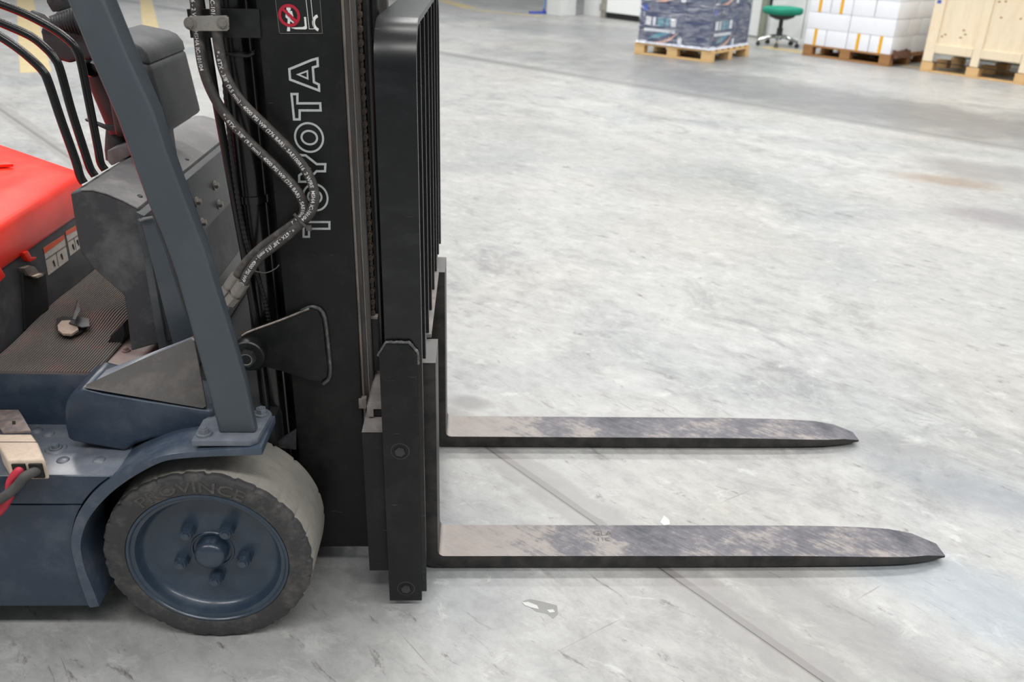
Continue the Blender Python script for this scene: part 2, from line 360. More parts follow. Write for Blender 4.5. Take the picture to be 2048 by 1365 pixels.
# ================================================================== the setting
UB = Vector((0.575, -0.818, 0)); VB = Vector((0.818, 0.575, 0))       # directions of the hall's wall
FLOOR_GAIN = 0.585
def floor_material():
    m = bpy.data.materials.new('polished_concrete'); m.use_nodes = True
    nt = m.node_tree; N = nt.nodes; L = nt.links; b = N['Principled BSDF']
    tc = N.new('ShaderNodeTexCoord')
    def noise(scale, det, rough, sc=(1, 1, 1), rot=0.0, dist=0.0, loc=(0, 0, 0)):
        m0 = N.new('ShaderNodeMapping'); m0.inputs['Rotation'].default_value = (0, 0, rot); L.new(tc.outputs['Object'], m0.inputs['Vector'])
        mp = N.new('ShaderNodeMapping'); mp.inputs['Scale'].default_value = sc; mp.inputs['Location'].default_value = loc
        L.new(m0.outputs['Vector'], mp.inputs['Vector'])
        n = N.new('ShaderNodeTexNoise'); n.inputs['Scale'].default_value = scale; n.inputs['Detail'].default_value = det
        n.inputs['Roughness'].default_value = rough; n.inputs['Distortion'].default_value = dist
        L.new(mp.outputs['Vector'], n.inputs['Vector']); return n.outputs['Fac']
    def ramp(v, *stops):
        r = N.new('ShaderNodeValToRGB'); L.new(v, r.inputs['Fac']); e = r.color_ramp.elements
        e[0].position, e[0].color = stops[0]; e[1].position, e[1].color = stops[-1]
        for s in stops[1:-1]:
            q = e.new(s[0]); q.color = s[1]
        return r.outputs['Color']
    def mix(a, c, fac, mode='MIX'):
        mx = N.new('ShaderNodeMixRGB'); mx.blend_type = mode
        for k, v in (('Color1', a), ('Color2', c), ('Fac', fac)):
            if hasattr(v, 'links'): L.new(v, mx.inputs[k])
            else: mx.inputs[k].default_value = v
        return mx.outputs['Color']
    def G(v): return S(v, v, v)
    K = (0, 0, 0, 1); W = (1, 1, 1, 1)
    base = ramp(noise(0.8, 7, 0.58, (1, 1.5, 1), 0.8, 0.8), (0.32, S(172, 173, 173)), (0.5, S(199, 199, 197)), (0.66, S(214, 213, 209)))
    cloud = ramp(noise(2.3, 13, 0.76, (1, 1.6, 1), 0.9, 0.7), (0.36, S(132, 133, 135)), (0.46, S(190, 190, 189)), (0.55, S(213, 213, 211)), (0.66, S(236, 236, 233)))
    cmask = ramp(noise(0.55, 3, 0.5, (1, 1, 1), 0.3, 0.4, (5.5, 2.5, 0)), (0.4, G(120)), (0.62, G(235)))
    c = mix(base, cloud, cmask)
    fine = ramp(noise(13, 11, 0.74, (1, 1.5, 1), 0.7, 0.3, (2.5, 7.5, 0)), (0.38, G(160)), (0.5, G(198)), (0.64, G(226)))
    c = mix(c, fine, 0.34)
    # bluish and warm casts of the hardener
    blue = ramp(noise(0.8, 4, 0.5, (1, 1, 1), 0.2, 0.4, (3.1, 1.7, 0)), (0.5, K), (0.72, (0.6, 0.6, 0.6, 1)))
    c = mix(c, mix(c, S(198, 210, 218), 1.0, 'MULTIPLY'), blue)
    warm = ramp(noise(0.6, 4, 0.5, (1, 1, 1), 0.9, 0.4, (7.3, 4.2, 0)), (0.5, K), (0.72, (0.5, 0.5, 0.5, 1)))
    c = mix(c, mix(c, S(242, 237, 226), 1.0, 'MULTIPLY'), warm)
    # tyre marks, scuffs and small dark stains
    sc1 = ramp(noise(2.6, 10, 0.74, (0.8, 2.6, 1), 0.85, 0.7, (1.3, 0, 0)), (0.56, K), (0.72, (0.5, 0.5, 0.5, 1)))
    smask = ramp(noise(0.9, 3, 0.5, (1, 1, 1), 0.1, 0.4, (1.5, 6.5, 0)), (0.36, K), (0.56, W))
    sc1m = N.new('ShaderNodeMath'); sc1m.operation = 'MULTIPLY'; L.new(sc1, sc1m.inputs[0]); L.new(smask, sc1m.inputs[1])
    c = mix(c, S(118, 118, 117), sc1m.outputs[0])
    sc2 = ramp(noise(10, 11, 0.78, (0.7, 2.2, 1), 0.8, 0.5, (4.4, 2.0, 0)), (0.58, K), (0.67, (0.85, 0.85, 0.85, 1)))
    c = mix(c, S(106, 103, 98), sc2)
    sc3 = ramp(noise(28, 6, 0.7, (0.6, 2.2, 1), 0.5, 0.3, (2.4, 8.0, 0)), (0.66, K), (0.72, (0.6, 0.6, 0.6, 1)))
    c = mix(c, S(120, 116, 110), sc3)
    lt = ramp(noise(9, 10, 0.74, (1, 1.5, 1), 0.4, 0.6, (9.0, 5.5, 0)), (0.56, K), (0.70, (0.8, 0.8, 0.8, 1)))
    c = mix(c, S(234, 234, 232), lt)
    # fine hair scratches in two directions
    for rot_, off_ in ((0.95, 0.0), (-0.55, 3.0)):
        fs = ramp(noise(22, 3, 0.6, (0.09, 3.4, 1), rot_, 0.25, (off_, off_, 0)), (0.69, K), (0.73, (0.5, 0.5, 0.5, 1)))
        c = mix(c, S(128, 126, 122), fs)
    # stains with a place of their own
    wv = N.new('ShaderNodeTexNoise'); wv.inputs['Scale'].default_value = 3.0; wv.inputs['Detail'].default_value = 8; wv.inputs['Roughness'].default_value = 0.65
    L.new(tc.outputs['Object'], wv.inputs['Vector'])
    def stain(p, rx, ry, rot, col, amt, wob=0.5):
        nonlocal c
        m0 = N.new('ShaderNodeVectorMath'); m0.operation = 'SUBTRACT'; m0.inputs[1].default_value = (p[0], p[1], 0); L.new(tc.outputs['Object'], m0.inputs[0])
        m1 = N.new('ShaderNodeMapping'); m1.inputs['Rotation'].default_value = (0, 0, rot); L.new(m0.outputs[0], m1.inputs['Vector'])
        m2 = N.new('ShaderNodeMapping'); m2.inputs['Scale'].default_value = (1 / rx, 1 / ry, 0); L.new(m1.outputs['Vector'], m2.inputs['Vector'])
        ln = N.new('ShaderNodeVectorMath'); ln.operation = 'LENGTH'; L.new(m2.outputs['Vector'], ln.inputs[0])
        a = N.new('ShaderNodeMath'); a.operation = 'MULTIPLY_ADD'; a.inputs[1].default_value = wob * 2.4; L.new(wv.outputs['Fac'], a.inputs[0]); L.new(ln.outputs['Value'], a.inputs[2])
        r = N.new('ShaderNodeMapRange'); r.inputs['From Min'].default_value = 0.55 + wob * 1.2; r.inputs['From Max'].default_value = 1.15 + wob * 1.2
        r.inputs['To Min'].default_value = amt; r.inputs['To Max'].default_value = 0; L.new(a.outputs[0], r.inputs['Value'])
        c = mix(c, col, r.outputs['Result'])
    stain([(3.177, 3.8023, 0)][0], 0.34, 0.16, 0.5, S(160, 136, 116), 0.65)
    stain([(3.623, 4.0563, 0)][0], 0.6, 0.35, 0.7, S(136, 134, 138), 0.6)
    stain([(3.0996, 2.9526, 0)][0], 0.4, 0.2, 0.7, S(142, 136, 142), 0.6)
    stain([(3.1787, 7.2416, 0)][0], 4.2, 1.0, 0.80, S(116, 117, 120), 0.6)
    stain([(4.1211, 6.0429, 0)][0], 2.0, 0.8, 0.80, S(122, 122, 124), 0.5)
    stain([(2.3412, 10.0264, 0)][0], 2.2, 1.3, 0.80, S(130, 131, 134), 0.5)
    stain([(1.8596, 12.6819, 0)][0], 2.0, 1.2, 0.9, S(140, 141, 146), 0.6)
    stain([(1.4691, 0.3831, 0)][0], 0.30, 0.12, 0.6, S(140, 148, 160), 0.32)
    stain([(1.5508, 0.2635, 0)][0], 0.25, 0.10, 0.6, S(140, 146, 158), 0.32)
    stain([(1.2909, -0.1102, 0)][0], 0.35, 0.14, 0.6, S(176, 190, 202), 0.5)
    stain([(0.9326, -0.1894, 0)][0], 0.35, 0.10, 0.9, S(150, 148, 148), 0.5)
    stain([(0.061, 0.815, 0)][0], 0.08, 0.05, 0.3, S(140, 139, 138), 0.7)
    stain([(1.3895, 0.5699, 0)][0], 0.16, 0.07, 0.5, S(146, 148, 150), 0.55)
    # saw-cut joints with a grey filled band (object space lines)
    sep = N.new('ShaderNodeSeparateXYZ'); L.new(tc.outputs['Object'], sep.inputs['Vector'])
    def line(px, py, ang, halfw, soft, wob=0.0):
        nx, ny = -math.sin(ang), math.cos(ang)
        a = N.new('ShaderNodeMath'); a.operation = 'MULTIPLY'; a.inputs[1].default_value = nx; L.new(sep.outputs['X'], a.inputs[0])
        q = N.new('ShaderNodeMath'); q.operation = 'MULTIPLY_ADD'; q.inputs[1].default_value = ny; L.new(sep.outputs['Y'], q.inputs[0]); L.new(a.outputs[0], q.inputs[2])
        d = N.new('ShaderNodeMath'); d.operation = 'SUBTRACT'; d.inputs[1].default_value = nx * px + ny * py; L.new(q.outputs[0], d.inputs[0])
        last = d.outputs[0]
        if wob:
            w = N.new('ShaderNodeMath'); w.operation = 'MULTIPLY_ADD'; w.inputs[1].default_value = wob; L.new(noise(6, 6, 0.6), w.inputs[0]); L.new(last, w.inputs[2])
            w2 = N.new('ShaderNodeMath'); w2.operation = 'SUBTRACT'; w2.inputs[1].default_value = wob * 0.5; L.new(w.outputs[0], w2.inputs[0]); last = w2.outputs[0]
        ab = N.new('ShaderNodeMath'); ab.operation = 'ABSOLUTE'; L.new(last, ab.inputs[0])
        r = N.new('ShaderNodeMapRange'); r.inputs['From Min'].default_value = halfw; r.inputs['From Max'].default_value = halfw + soft
        r.inputs['To Min'].default_value = 1; r.inputs['To Max'].default_value = 0; L.new(ab.outputs[0], r.inputs['Value'])
        return r.outputs['Result']
    def scaled(v, k):
        q = N.new('ShaderNodeMath'); q.operation = 'MULTIPLY'; q.inputs[1].default_value = k; L.new(v, q.inputs[0]); return q.outputs[0]
    A1 = math.atan2(-0.88, 0.69)
    c = mix(c, S(168, 165, 163), scaled(line(0.56, 0.0, A1, 0.055, 0.02, 0.09), 0.6))
    c = mix(c, S(150, 147, 146), scaled(line(0.555, 0.0, A1, 0.012, 0.004, 0.01), 0.75))
    c = mix(c, S(84, 82, 80), scaled(line(0.545, 0.0, A1, 0.0012, 0.001, 0.004), 0.8))
    A2 = math.atan2(-5.12, 4.92)
    c = mix(c, S(150, 150, 150), scaled(line(1.72, 7.5, A2, 0.09, 0.08, 0.05), 0.6))
    c = mix(c, S(112, 112, 112), scaled(line(1.72, 7.5, A2, 0.012, 0.008), 0.7))
    c = mix(c, (FLOOR_GAIN, FLOOR_GAIN, FLOOR_GAIN, 1), 1.0, 'MULTIPLY')
    L.new(c, b.inputs['Base Color'])
    rr = N.new('ShaderNodeMapRange'); rr.inputs['To Min'].default_value = 0.26; rr.inputs['To Max'].default_value = 0.5
    L.new(noise(3.0, 6, 0.6, (1, 1.6, 1), 0.6), rr.inputs['Value']); L.new(rr.outputs['Result'], b.inputs['Roughness'])
    bp = N.new('ShaderNodeBump'); bp.inputs['Strength'].default_value = 0.06; bp.inputs['Distance'].default_value = 0.003
    L.new(noise(40, 6, 0.6), bp.inputs['Height']); L.new(bp.outputs['Normal'], b.inputs['Normal'])
    return m
M_FLOOR = floor_material()
M_WALL = mat('white_wall_panel', S(214, 217, 216), 0.5, dust=S(180, 182, 180), dust_amt=0.3, dust_scale=1.0, vary=0.04)
M_DOOR = mat('white_door_panel', S(236, 238, 238), 0.45, vary=0.03)
M_YELLOW = mat('worn_yellow_line_paint', S(184, 166, 122), 0.5, dust=S(160, 158, 150), dust_amt=0.95, dust_scale=5)
M_OLIVE = mat('grey_olive_post_paint', S(128, 130, 118), 0.5)

floor = mk('floor', box((-22, -8, -0.2), (24, 34, 0)), M_FLOOR, smooth=0, origin=(0, 0, 0))
tag(floor, kind='structure'); CEN[floor.name] = Vector((0, 0, 0))

M_CHIP = mat('paint_chip_white', S(186, 187, 186), 0.5); M_CHIPG = mat('scraped_grey', S(134, 134, 133), 0.6)
for nm, m_, z_, pts_ in (('scrape_patch', M_CHIPG, 0.0004, [(0.2017, -0.1111, 0), (0.2183, -0.1046, 0), (0.2503, -0.1146, 0), (0.2797, -0.1261, 0), (0.2796, -0.1549, 0), (0.2672, -0.1674, 0), (0.2547, -0.1516, 0), (0.2299, -0.1451, 0), (0.2147, -0.1291, 0)]),
                         ('paint_chip', M_CHIP, 0.0009, [(0.1991, -0.116, 0), (0.2131, -0.1144, 0), (0.2334, -0.1259, 0), (0.2372, -0.1388, 0), (0.2191, -0.1323, 0), (0.2056, -0.1258, 0)]),
                         ('paint_chip', M_CHIP, 0.0009, [(0.2555, -0.1405, 0), (0.2694, -0.1389, 0), (0.2734, -0.1469, 0), (0.2605, -0.15, 0)]),
                         ('paint_chip', M_CHIP, 0.0009, [(0.579, 0.1812, 0), (0.5956, 0.2113, 0), (0.6056, 0.1941, 0), (0.604, 0.1728, 0), (0.5872, 0.1686, 0)])):
    mk(nm, prism([(p_[0], p_[1], z_ - 0.0003) for p_ in pts_], (0, 0, 0.0003)), m_, floor, smooth=0)
WP = Vector((2.4, 15.42, 0))                       # foot of the wall at the door's left jamb
def wpt(s, d, z): return tuple(WP + UB * s + VB * d + Vector((0, 0, z)))
def wall_box(name, s0, s1, d0, d1, z0, z1, material, parent=None, bv=0.0):
    t = bmesh.new()
    v = [t.verts.new(wpt(s, d, z)) for z in (z0, z1) for (s, d) in ((s0, d0), (s1, d0), (s1, d1), (s0, d1))]
    for f in ((0, 3, 2, 1), (4, 5, 6, 7), (0, 1, 5, 4), (1, 2, 6, 5), (2, 3, 7, 6), (3, 0, 4, 7)): t.faces.new([v[i] for i in f])
    if bv: bev(t, t.edges[:], bv, 1)
    return mk(name, t, material, parent, smooth=0)
wall = tag(wall_box('wall_back', -0.65, 16.0, 0.12, 0.32, 0, 6.5, M_WALL), kind='structure')
CEN[wall.name] = Vector(wall.location)
for k in range(12):
    s = -0.62 + k * 1.25
    if 0.0 < s + 1.24 and s < 3.1: continue
    wall_box('wall_panel', s, s + 1.235, 0.09, 0.118, 0.02, 6.4, M_WALL, wall, 0.006)
base = tag(wall_box('baseboard_back', 3.6, 16.0, 0.07, 0.118, 0, 0.05, M_WALL), kind='structure')
# sectional door: horizontal panels in side rails, dark rubber seal at the floor
door = tag(wall_box('door_1', 0.05, 3.1, 0.085, 0.115, 0, 0.10, mat('black_rubber_seal', S(26, 27, 28), 0.7), bv=0.004), kind='structure')
CEN[door.name] = Vector(door.location)
for k in range(6):
    wall_box('door_panel', 0.05, 3.1, 0.06, 0.115, 0.10 + k * 0.55, 0.10 + k * 0.55 + 0.54, M_DOOR, door, 0.01)
for s in (-0.07, 3.1):
    wall_box('door_rail', s, s + 0.12, 0.03, 0.118, 0.0, 3.5, M_STEEL, door, 0.004)
wall_box('roller_bracket', -0.09, 0.05, 0.0, 0.03, 0.12, 0.24, M_STEEL, door, 0.01)
wall_box('sensor_box', 0.0, 0.05, 0.0, 0.03, 0.55, 0.66, mat('yellow_sensor', S(226, 206, 40), 0.4), door, 0.006)
post = tag(wall_box('trim_1', 3.62, 3.72, 0.0, 0.065, 0, 6.3, M_OLIVE, bv=0.01), kind='structure')
# free-standing square column beside the wall
pc = Vector((1.66, 15.75, 0))
colm = bmesh.new()
prism([tuple(pc + UB * a + VB * b_) for a, b_ in ((-0.2, -0.2), (0.2, -0.2), (0.2, 0.2), (-0.2, 0.2))], (0, 0, 6.4), 0.02, 2, bm=colm)
o = tag(mk('column', colm, M_WALL, smooth=20), 'white square building column standing beside the blue floor mop', 'column', kind='structure')
o.name = 'trim_2'
del o['category']; del o['label']
# worn yellow floor lines
def strip(p, q, w, label):
    p, q = Vector((p[0], p[1], 0)), Vector((q[0], q[1], 0)); d = (q - p).normalized(); n = Vector((-d.y, d.x, 0)) * w / 2
    t = prism([tuple(p + n), tuple(q + n), tuple(q - n), tuple(p - n)], (0, 0, 0.0015))
    return tag(mk('floor_marking', t, M_YELLOW, smooth=0), label, 'floor line', 'worn yellow floor lines')
strip((0.0, 16.35), (1.32, 15.35), 0.16, 'faded yellow floor line ending at the blue mop')
strip((-0.75, 18.8), (-0.05, 16.7), 0.3, 'faded wide yellow floor line beyond the load backrest bars')
strip((4.25, 11.3), (4.85, 10.45), 0.3, 'yellow floor line under the green swivel chair')
strip((5.3, 9.9), (6.2, 8.75), 0.1, 'yellow floor line between the white cartons and the wooden crate')
strip((-8.6, 16.2), (-4.35, 7.4), 0.28, 'faded yellow floor line beyond the forklift levers')
strip((-6.6, 17.0), (-4.4, 10.9), 0.22, 'faded yellow floor line beyond the grey roof pillar')

# ================================================================== the forklift
FL = thing('forklift', 'dark blue-grey electric forklift with red hood, black mast and two lowered forks', 'forklift')

# ---- fork arms
def make_fork(y0):
    w = 0.12; L_ = 1.27; t_ = 0.0395; H = 0.563
    # side profile (x, z): shank up, inner fillet, blade with taper, outer heel radius
    prof = [(0.0, H), (0.0, t_ + 0.016)]
    for k in range(1, 6):
        a = PI + (PI / 2) * k / 5
        prof.append((0.016 + 0.016 * math.cos(a), t_ + 0.016 + 0.016 * math.sin(a)))
    nx = 22
    tops = [(0.06 + (L_ - 0.06) * k / nx) for k in range(nx + 1)]
    def zt(x): return t_ if x < 0.85 else t_ - 0.010 * ((x - 0.85) / (L_ - 0.85)) ** 1.6 - (0.011 * max(0, (x - 1.21) / 0.06) ** 1.5)
    def zb(x): return 0.004 if x < 0.45 else 0.004 + 0.009 * ((x - 0.45) / (L_ - 0.45)) ** 2
    def hw(x):                                   # how far each side is drawn in near the tip
        if x < 1.04: return 0.0
        u = (x - 1.04) / (L_ - 1.04)
        return 0.007 * u + 0.035 * max(0, (u - 0.42) / 0.58) ** 1.7
    prof += [(x, zt(x)) for x in tops]
    prof += [(x, zb(x)) for x in reversed(tops)]
    for k in range(7):
        a = -PI / 2 - (PI / 2) * k / 6
        prof.append((-0.04 + 0.035 + 0.035 * math.cos(a), 0.004 + 0.035 + 0.035 * math.sin(a)))
    prof.append((-0.04, H))
    t = bmesh.new()
    def ring(side):
        r = []
        for (x, z) in prof:
            ins = hw(x)
            r.append(t.verts.new((x, y0 + ins * 0.6 if side == 0 else y0 + w - ins * 1.1, z)))
        return r
    A, B = ring(0), ring(1); n = len(A)
    for i in range(n): t.faces.new((A[i], A[(i + 1) % n], B[(i + 1) % n], B[i]))
    # side walls as quads between the upper and lower profile
    nb = nx + 1; i0 = 7
    for R_ in (A, B):
        for k in range(nx):
            t.faces.new((R_[i0 + k], R_[i0 + k + 1], R_[i0 + 2 * nb - 2 - k], R_[i0 + 2 * nb - 1 - k]))
        t.faces.new([R_[k] for k in range(0, i0 + 1)] + [R_[k] for k in range(i0 + 2 * nb - 1, n)])
    bmesh.ops.recalc_face_normals(t, faces=t.faces[:])
    es = [e for e in t.edges if len(e.link_faces) == 2 and e.calc_face_angle(0) > math.radians(50) and abs(e.verts[0].co.y - e.verts[1].co.y) < 0.03]
    bev(t, es, 0.0018, 2)
    return mk('fork', t, M_FORK, FL, smooth=35)
f1 = make_fork(0.0)
f2 = make_fork(0.5401)
f1['label'] = 'black steel fork with dusty worn top beside the bolted side plate'
f2['label'] = 'black steel fork on the far side of the carriage'
def stamp(s, x, y, size, rz):
    V, F = text_verts(s, size); t = bmesh.new(); vs = []
    for v in V:
        vs.append(t.verts.new((x + v.x * math.cos(rz) - v.y * math.sin(rz), y + v.x * math.sin(rz) + v.y * math.cos(rz), 0.0398)))
    for f in F: t.faces.new([vs[i] for i in f])
    return mk('stamped_mark', t, M_LINE, f1, smooth=0)
stamp('GLA', 0.385, 0.078, 0.026, 0.0); stamp('11C', 0.392, 0.056, 0.02, 0.0)

# ---- carriage: end plate, crossbars, rear end block
t = prism([(-0.104, -0.1305, 0.02), (-0.104, -0.1305, 0.645), (-0.089, -0.1305, 0.668), (-0.046, -0.1305, 0.668), (-0.031, -0.1305, 0.645), (-0.031, -0.1305, 0.02)], (0, 0.014, 0), 0.0015, 2)
plate = mk('carriage_side_plate', t, M_MAST, FL)
for (bx, bz) in ((-0.069, 0.423), (-0.066, 0.056)):
    c = (bx, -0.1308, bz)
    mk('bolt_recess', lathe([(0.0, 0.0), (0.0180, 0.0)], c, 'y', 28), M_DARK, plate)
    t = lathe([(0.0180, -0.0002), (0.0200, 0.0004), (0.0180, 0.002)], c, 'y', 32, close=True)
    mk('recess_lip', t, M_BOLT, plate)
    t = bmesh.new(); hexbolt(c, (0, -1, 0), 0.0112, 0.004, False, t)
    mk('bolt', t, M_BOLT, plate)
# weld seam along the plate's chamfered top, lumpy
cor = [(-0.106, -0.1205, 0.640), (-0.0895, -0.1225, 0.6705), (-0.0455, -0.1225, 0.6705), (-0.0290, -0.1205, 0.648), (-0.0287, -0.1195, 0.622)]
wpath = []
for a_, b_ in zip(cor[:-1], cor[1:]):
    for k in range(9): wpath.append(Vector(a_).lerp(Vector(b_), k / 9) + Vector((0, random.uniform(-0.0006, 0.0006), random.uniform(-0.0006, 0.0006))))
wpath.append(Vector(cor[-1]))
mk('weld_seam', tube(wpath, [0.0030 + 0.0012 * random.random() for _ in wpath], 8), M_WELD, plate)
mk('upper_crossbar', prism([(-0.04, -0.117, 0.455), (-0.04, -0.117, 0.548), (-0.052, -0.117, 0.56), (-0.105, -0.117, 0.56), (-0.105, -0.117, 0.455)], (0, 0.905, 0), 0.003), M_CARR, FL)
mk('lower_crossbar', box((-0.105, -0.117, 0.05), (-0.04, 0.788, 0.135), 0.003), M_BLACK, FL)
mk('carriage_side_plate', box((-0.104, 0.7765, 0.02), (-0.031, 0.7905, 0.66), 0.002), M_MAST, FL)
# block with dowel holes behind the end plate and the open channel above it
blk = mk('roller_block', box((-0.150, -0.105, 0.085), (-0.1065, -0.02, 0.452), 0.003), M_MAST, FL)
for zz in (0.432, 0.108):
    mk('dowel_hole', cyl((-0.130, -0.1055, zz), (-0.130, -0.10, zz), 0.0058, 16), M_DARK, blk)
mk('block_cap', prism([(-0.150, -0.105, 0.4525), (-0.1465, -0.105, 0.468), (-0.137, -0.105, 0.474), (-0.1065, -0.105, 0.474), (-0.1065, -0.105, 0.4525)], (0, 0.08, 0), 0.001), M_CARR, FL)
t = prism([(-0.139, -0.085, 0.478), (-0.139, -0.085, 0.505), (-0.134, -0.085, 0.512), (-0.106, -0.085, 0.512), (-0.106, -0.085, 0.497), (-0.126, -0.085, 0.497), (-0.126, -0.085, 0.478)], (0, 0.75, 0), 0.001)
mk('channel_bar', t, M_CARR, FL)
mk('channel_core', box((-0.126, -0.08, 0.478), (-0.106, 0.66, 0.496)), M_DARK, FL)

# ---- load backrest: near bar bends into the top bar, plus upright bars
def flat_bar(path, tdir_w, w0, w1, th):
    """strip in the y-z plane (path), width from x=w0 to w1"""
    t = bmesh.new(); P = [Vector((0, y, z)) for y, z in path]; n = len(P); out = []; inn = []
    for i in range(n):
        d = (P[min(i + 1, n - 1)] - P[max(i - 1, 0)]).normalized(); nn = Vector((0, -d.z, d.y))
        out.append(P[i] + nn * th); inn.append(P[i])
    rings = [[(w0, a.y, a.z), (w1, a.y, a.z), (w1, b.y, b.z), (w0, b.y, b.z)] for a, b in zip(out, inn)]
    loft(rings, True, t)
    bmesh.ops.recalc_face_normals(t, faces=t.faces[:])
    bev(t, [e for e in sharp_edges(t, 60) if abs(e.verts[0].co.x - e.verts[1].co.x) < 1e-5], 0.0015, 2)
    return t
path = [(-0.105, 0.035), (-0.105, 0.4), (-0.105, 0.8), (-0.105, 1.10)]
R_ = 0.075; Zt = 1.250
path = [(-0.105, 0.035), (-0.105, 0.4), (-0.105, 0.8), (-0.105, Zt - R_)]
for k in range(1, 11):
    a = PI - (PI / 2) * k / 10
    path.append((-0.105 + R_ + R_ * math.cos(a), Zt - R_ + R_ * math.sin(a)))
path += [(0.2, Zt), (0.5, Zt)]
for k in range(0, 11):
    a = PI / 2 - (PI / 2) * k / 10
    path.append((0.779 - R_ + R_ * math.cos(a), Zt - R_ + R_ * math.sin(a)))
path += [(0.779, 0.8), (0.779, 0.56)]
# the near leg keeps its full width down to the end plate, then only the front strip continues
BR = mk('load_backrest', flat_bar(path, None, -0.093, -0.0205, 0.0115), M_BAR, FL)
for k in range(6):
    y = -0.005 + 0.13 * k
    mk('upright_bar', box((-0.086, y, 0.575), (-0.0205, y + 0.012, Zt - 0.001), 0.001, 1), M_BAR, BR)
mk('lower_bar', box((-0.093, -0.1045, 0.5635), (-0.0405, 0.778, 0.5745), 0.001, 1), M_CARR, BR)
for ya, yb in ((0.121, 0.534),):
    mk('bar_ledge', box((-0.0405, ya, 0.5645), (-0.0155, yb, 0.5745), 0.001, 1), M_CARR, BR)

# ---- mast: outer rails, inner rails, crossmembers, chains, cylinders
def rail(name, x0, x1, y0, y1, z0, z1, material, flip=False):
    # C channel open towards the truck's middle
    a = 0.014
    if not flip: pts = [(x0, y0), (x1, y0), (x1, y1), (x1 - 0.03, y1), (x1 - 0.03, y0 + a), (x0 + 0.03, y0 + a), (x0 + 0.03, y1), (x0, y1)]
    else: pts = [(x0, y0), (x0 + 0.03, y0), (x0 + 0.03, y1 - a), (x1 - 0.03, y1 - a), (x1 - 0.03, y0), (x1, y0), (x1, y1), (x0, y1)]
    return mk(name, prism([(x, y, z0) for x, y in pts], (0, 0, z1 - z0), 0.003, 2), material, FL)
MR = rail('mast_rail', -0.309, -0.163, 0.0, 0.062, 0.068, 2.05, M_MAST)
rail('mast_rail', -0.309, -0.163, 0.598, 0.66, 0.068, 2.05, M_MAST, True)
IR = rail('inner_rail', -0.285, -0.138, 0.020, 0.072, 0.10, 2.02, M_RAIL)
rail('inner_rail', -0.285, -0.138, 0.588, 0.640, 0.10, 2.02, M_RAIL, True)
mk('rubbed_edge', box((-0.1625, 0.0145, 0.40), (-0.1575, 0.019, 2.0), 0.001, 1), M_WORN, IR)
mk('rail_groove', box((-0.1475, 0.0185, 0.40), (-0.146, 0.0199, 2.0)), M_FIT, IR)
mk('lower_tie_shade_block', box((-0.335, 0.066, 0.072), (-0.20, 0.594, 0.26), 0.004), M_BLACK, FL)  # unseen lower tie, enlarged to block light and deepen shade under the mast
mk('upper_mast_tie', box((-0.345, 0.02, 1.62), (-0.309, 0.64, 1.76), 0.004), M_BLACK, FL)
mk('wear_pad', box((-0.168, -0.006, 0.452), (-0.152, 0.012, 0.475), 0.001), M_WORN, FL)
mk('mast_back_plate', box((-0.372, 0.088, 0.10), (-0.300, 0.098, 2.0), 0.002), M_BLACK, FL)
mk('mast_back_plate', box((-0.372, 0.562, 0.10), (-0.300, 0.572, 2.0), 0.002), M_BLACK, FL)
# chain anchors and leaf chains (every link a piece)
def link_mesh(w, rx, rz):
    # pair of oval side plates on a pin
    t = bmesh.new()
    out = [(rx * math.cos(2 * PI * k / 12), rz * math.sin(2 * PI * k / 12)) for k in range(12)]
    for yy in (-w, w - 0.0026):
        prism([(a, yy, b) for a, b in out], (0, 0.0026, 0), 0.0006, 1, bm=t)
    cyl((0, -w - 0.0012, 0.0), (0, w + 0.0012, 0.0), 0.0024, 8, bm=t)
    return t
proto_w = None; proto_n = None
def chain(x, y, z0, z1):
    global proto_w, proto_n
    anc = mk('lift_chain', box((x - 0.009, y - 0.011, z0 - 0.13), (x + 0.009, y + 0.011, z0 - 0.006), 0.001), M_BLACK, FL)
    mk('anchor_cap', box((x - 0.0092, y - 0.0112, z0 - 0.006), (x + 0.0092, y + 0.0112, z0), 0.001), M_CARR, anc)
    n = int((z1 - z0) / 0.0124)
    for k in range(n):
        z = z0 + 0.006 + k * 0.0124
        if proto_w is None:
            proto_w = mk('chain_link', link_mesh(0.0075, 0.0052, 0.0068), M_CHAIN, anc, smooth=35, origin=(0, 0, 0)); o_ = proto_w
        elif proto_n is None:
            proto_n = mk('chain_link', link_mesh(0.0046, 0.0030, 0.0075), M_CHAIN, anc, smooth=35, origin=(0, 0, 0)); o_ = proto_n
        else:
            o_ = instance(proto_w if k % 2 == 0 else proto_n, (0, 0, 0), anc)
        o_.location = Vector((x, y, z)) - CEN[anc.name]
chain(-0.1335, 0.045, 0.655, 1.42)
chain(-0.1225, 0.095, 0.655, 1.42)
mk('carriage_hose', tube([(-0.1275, 0.055, 0.56), (-0.1275, 0.062, 0.8), (-0.127, 0.062, 1.5)], 0.0085, 12), M_BLACK, FL)
mk('carriage_hose', tube([(-0.113, 0.075, 0.50), (-0.112, 0.085, 0.8), (-0.112, 0.085, 1.5)], 0.010, 12), M_BLACK, FL)
mk('centre_lift_cylinder', cyl((-0.235, 0.33, 0.25), (-0.235, 0.33, 1.9), 0.045, 32), M_TUBE, FL)
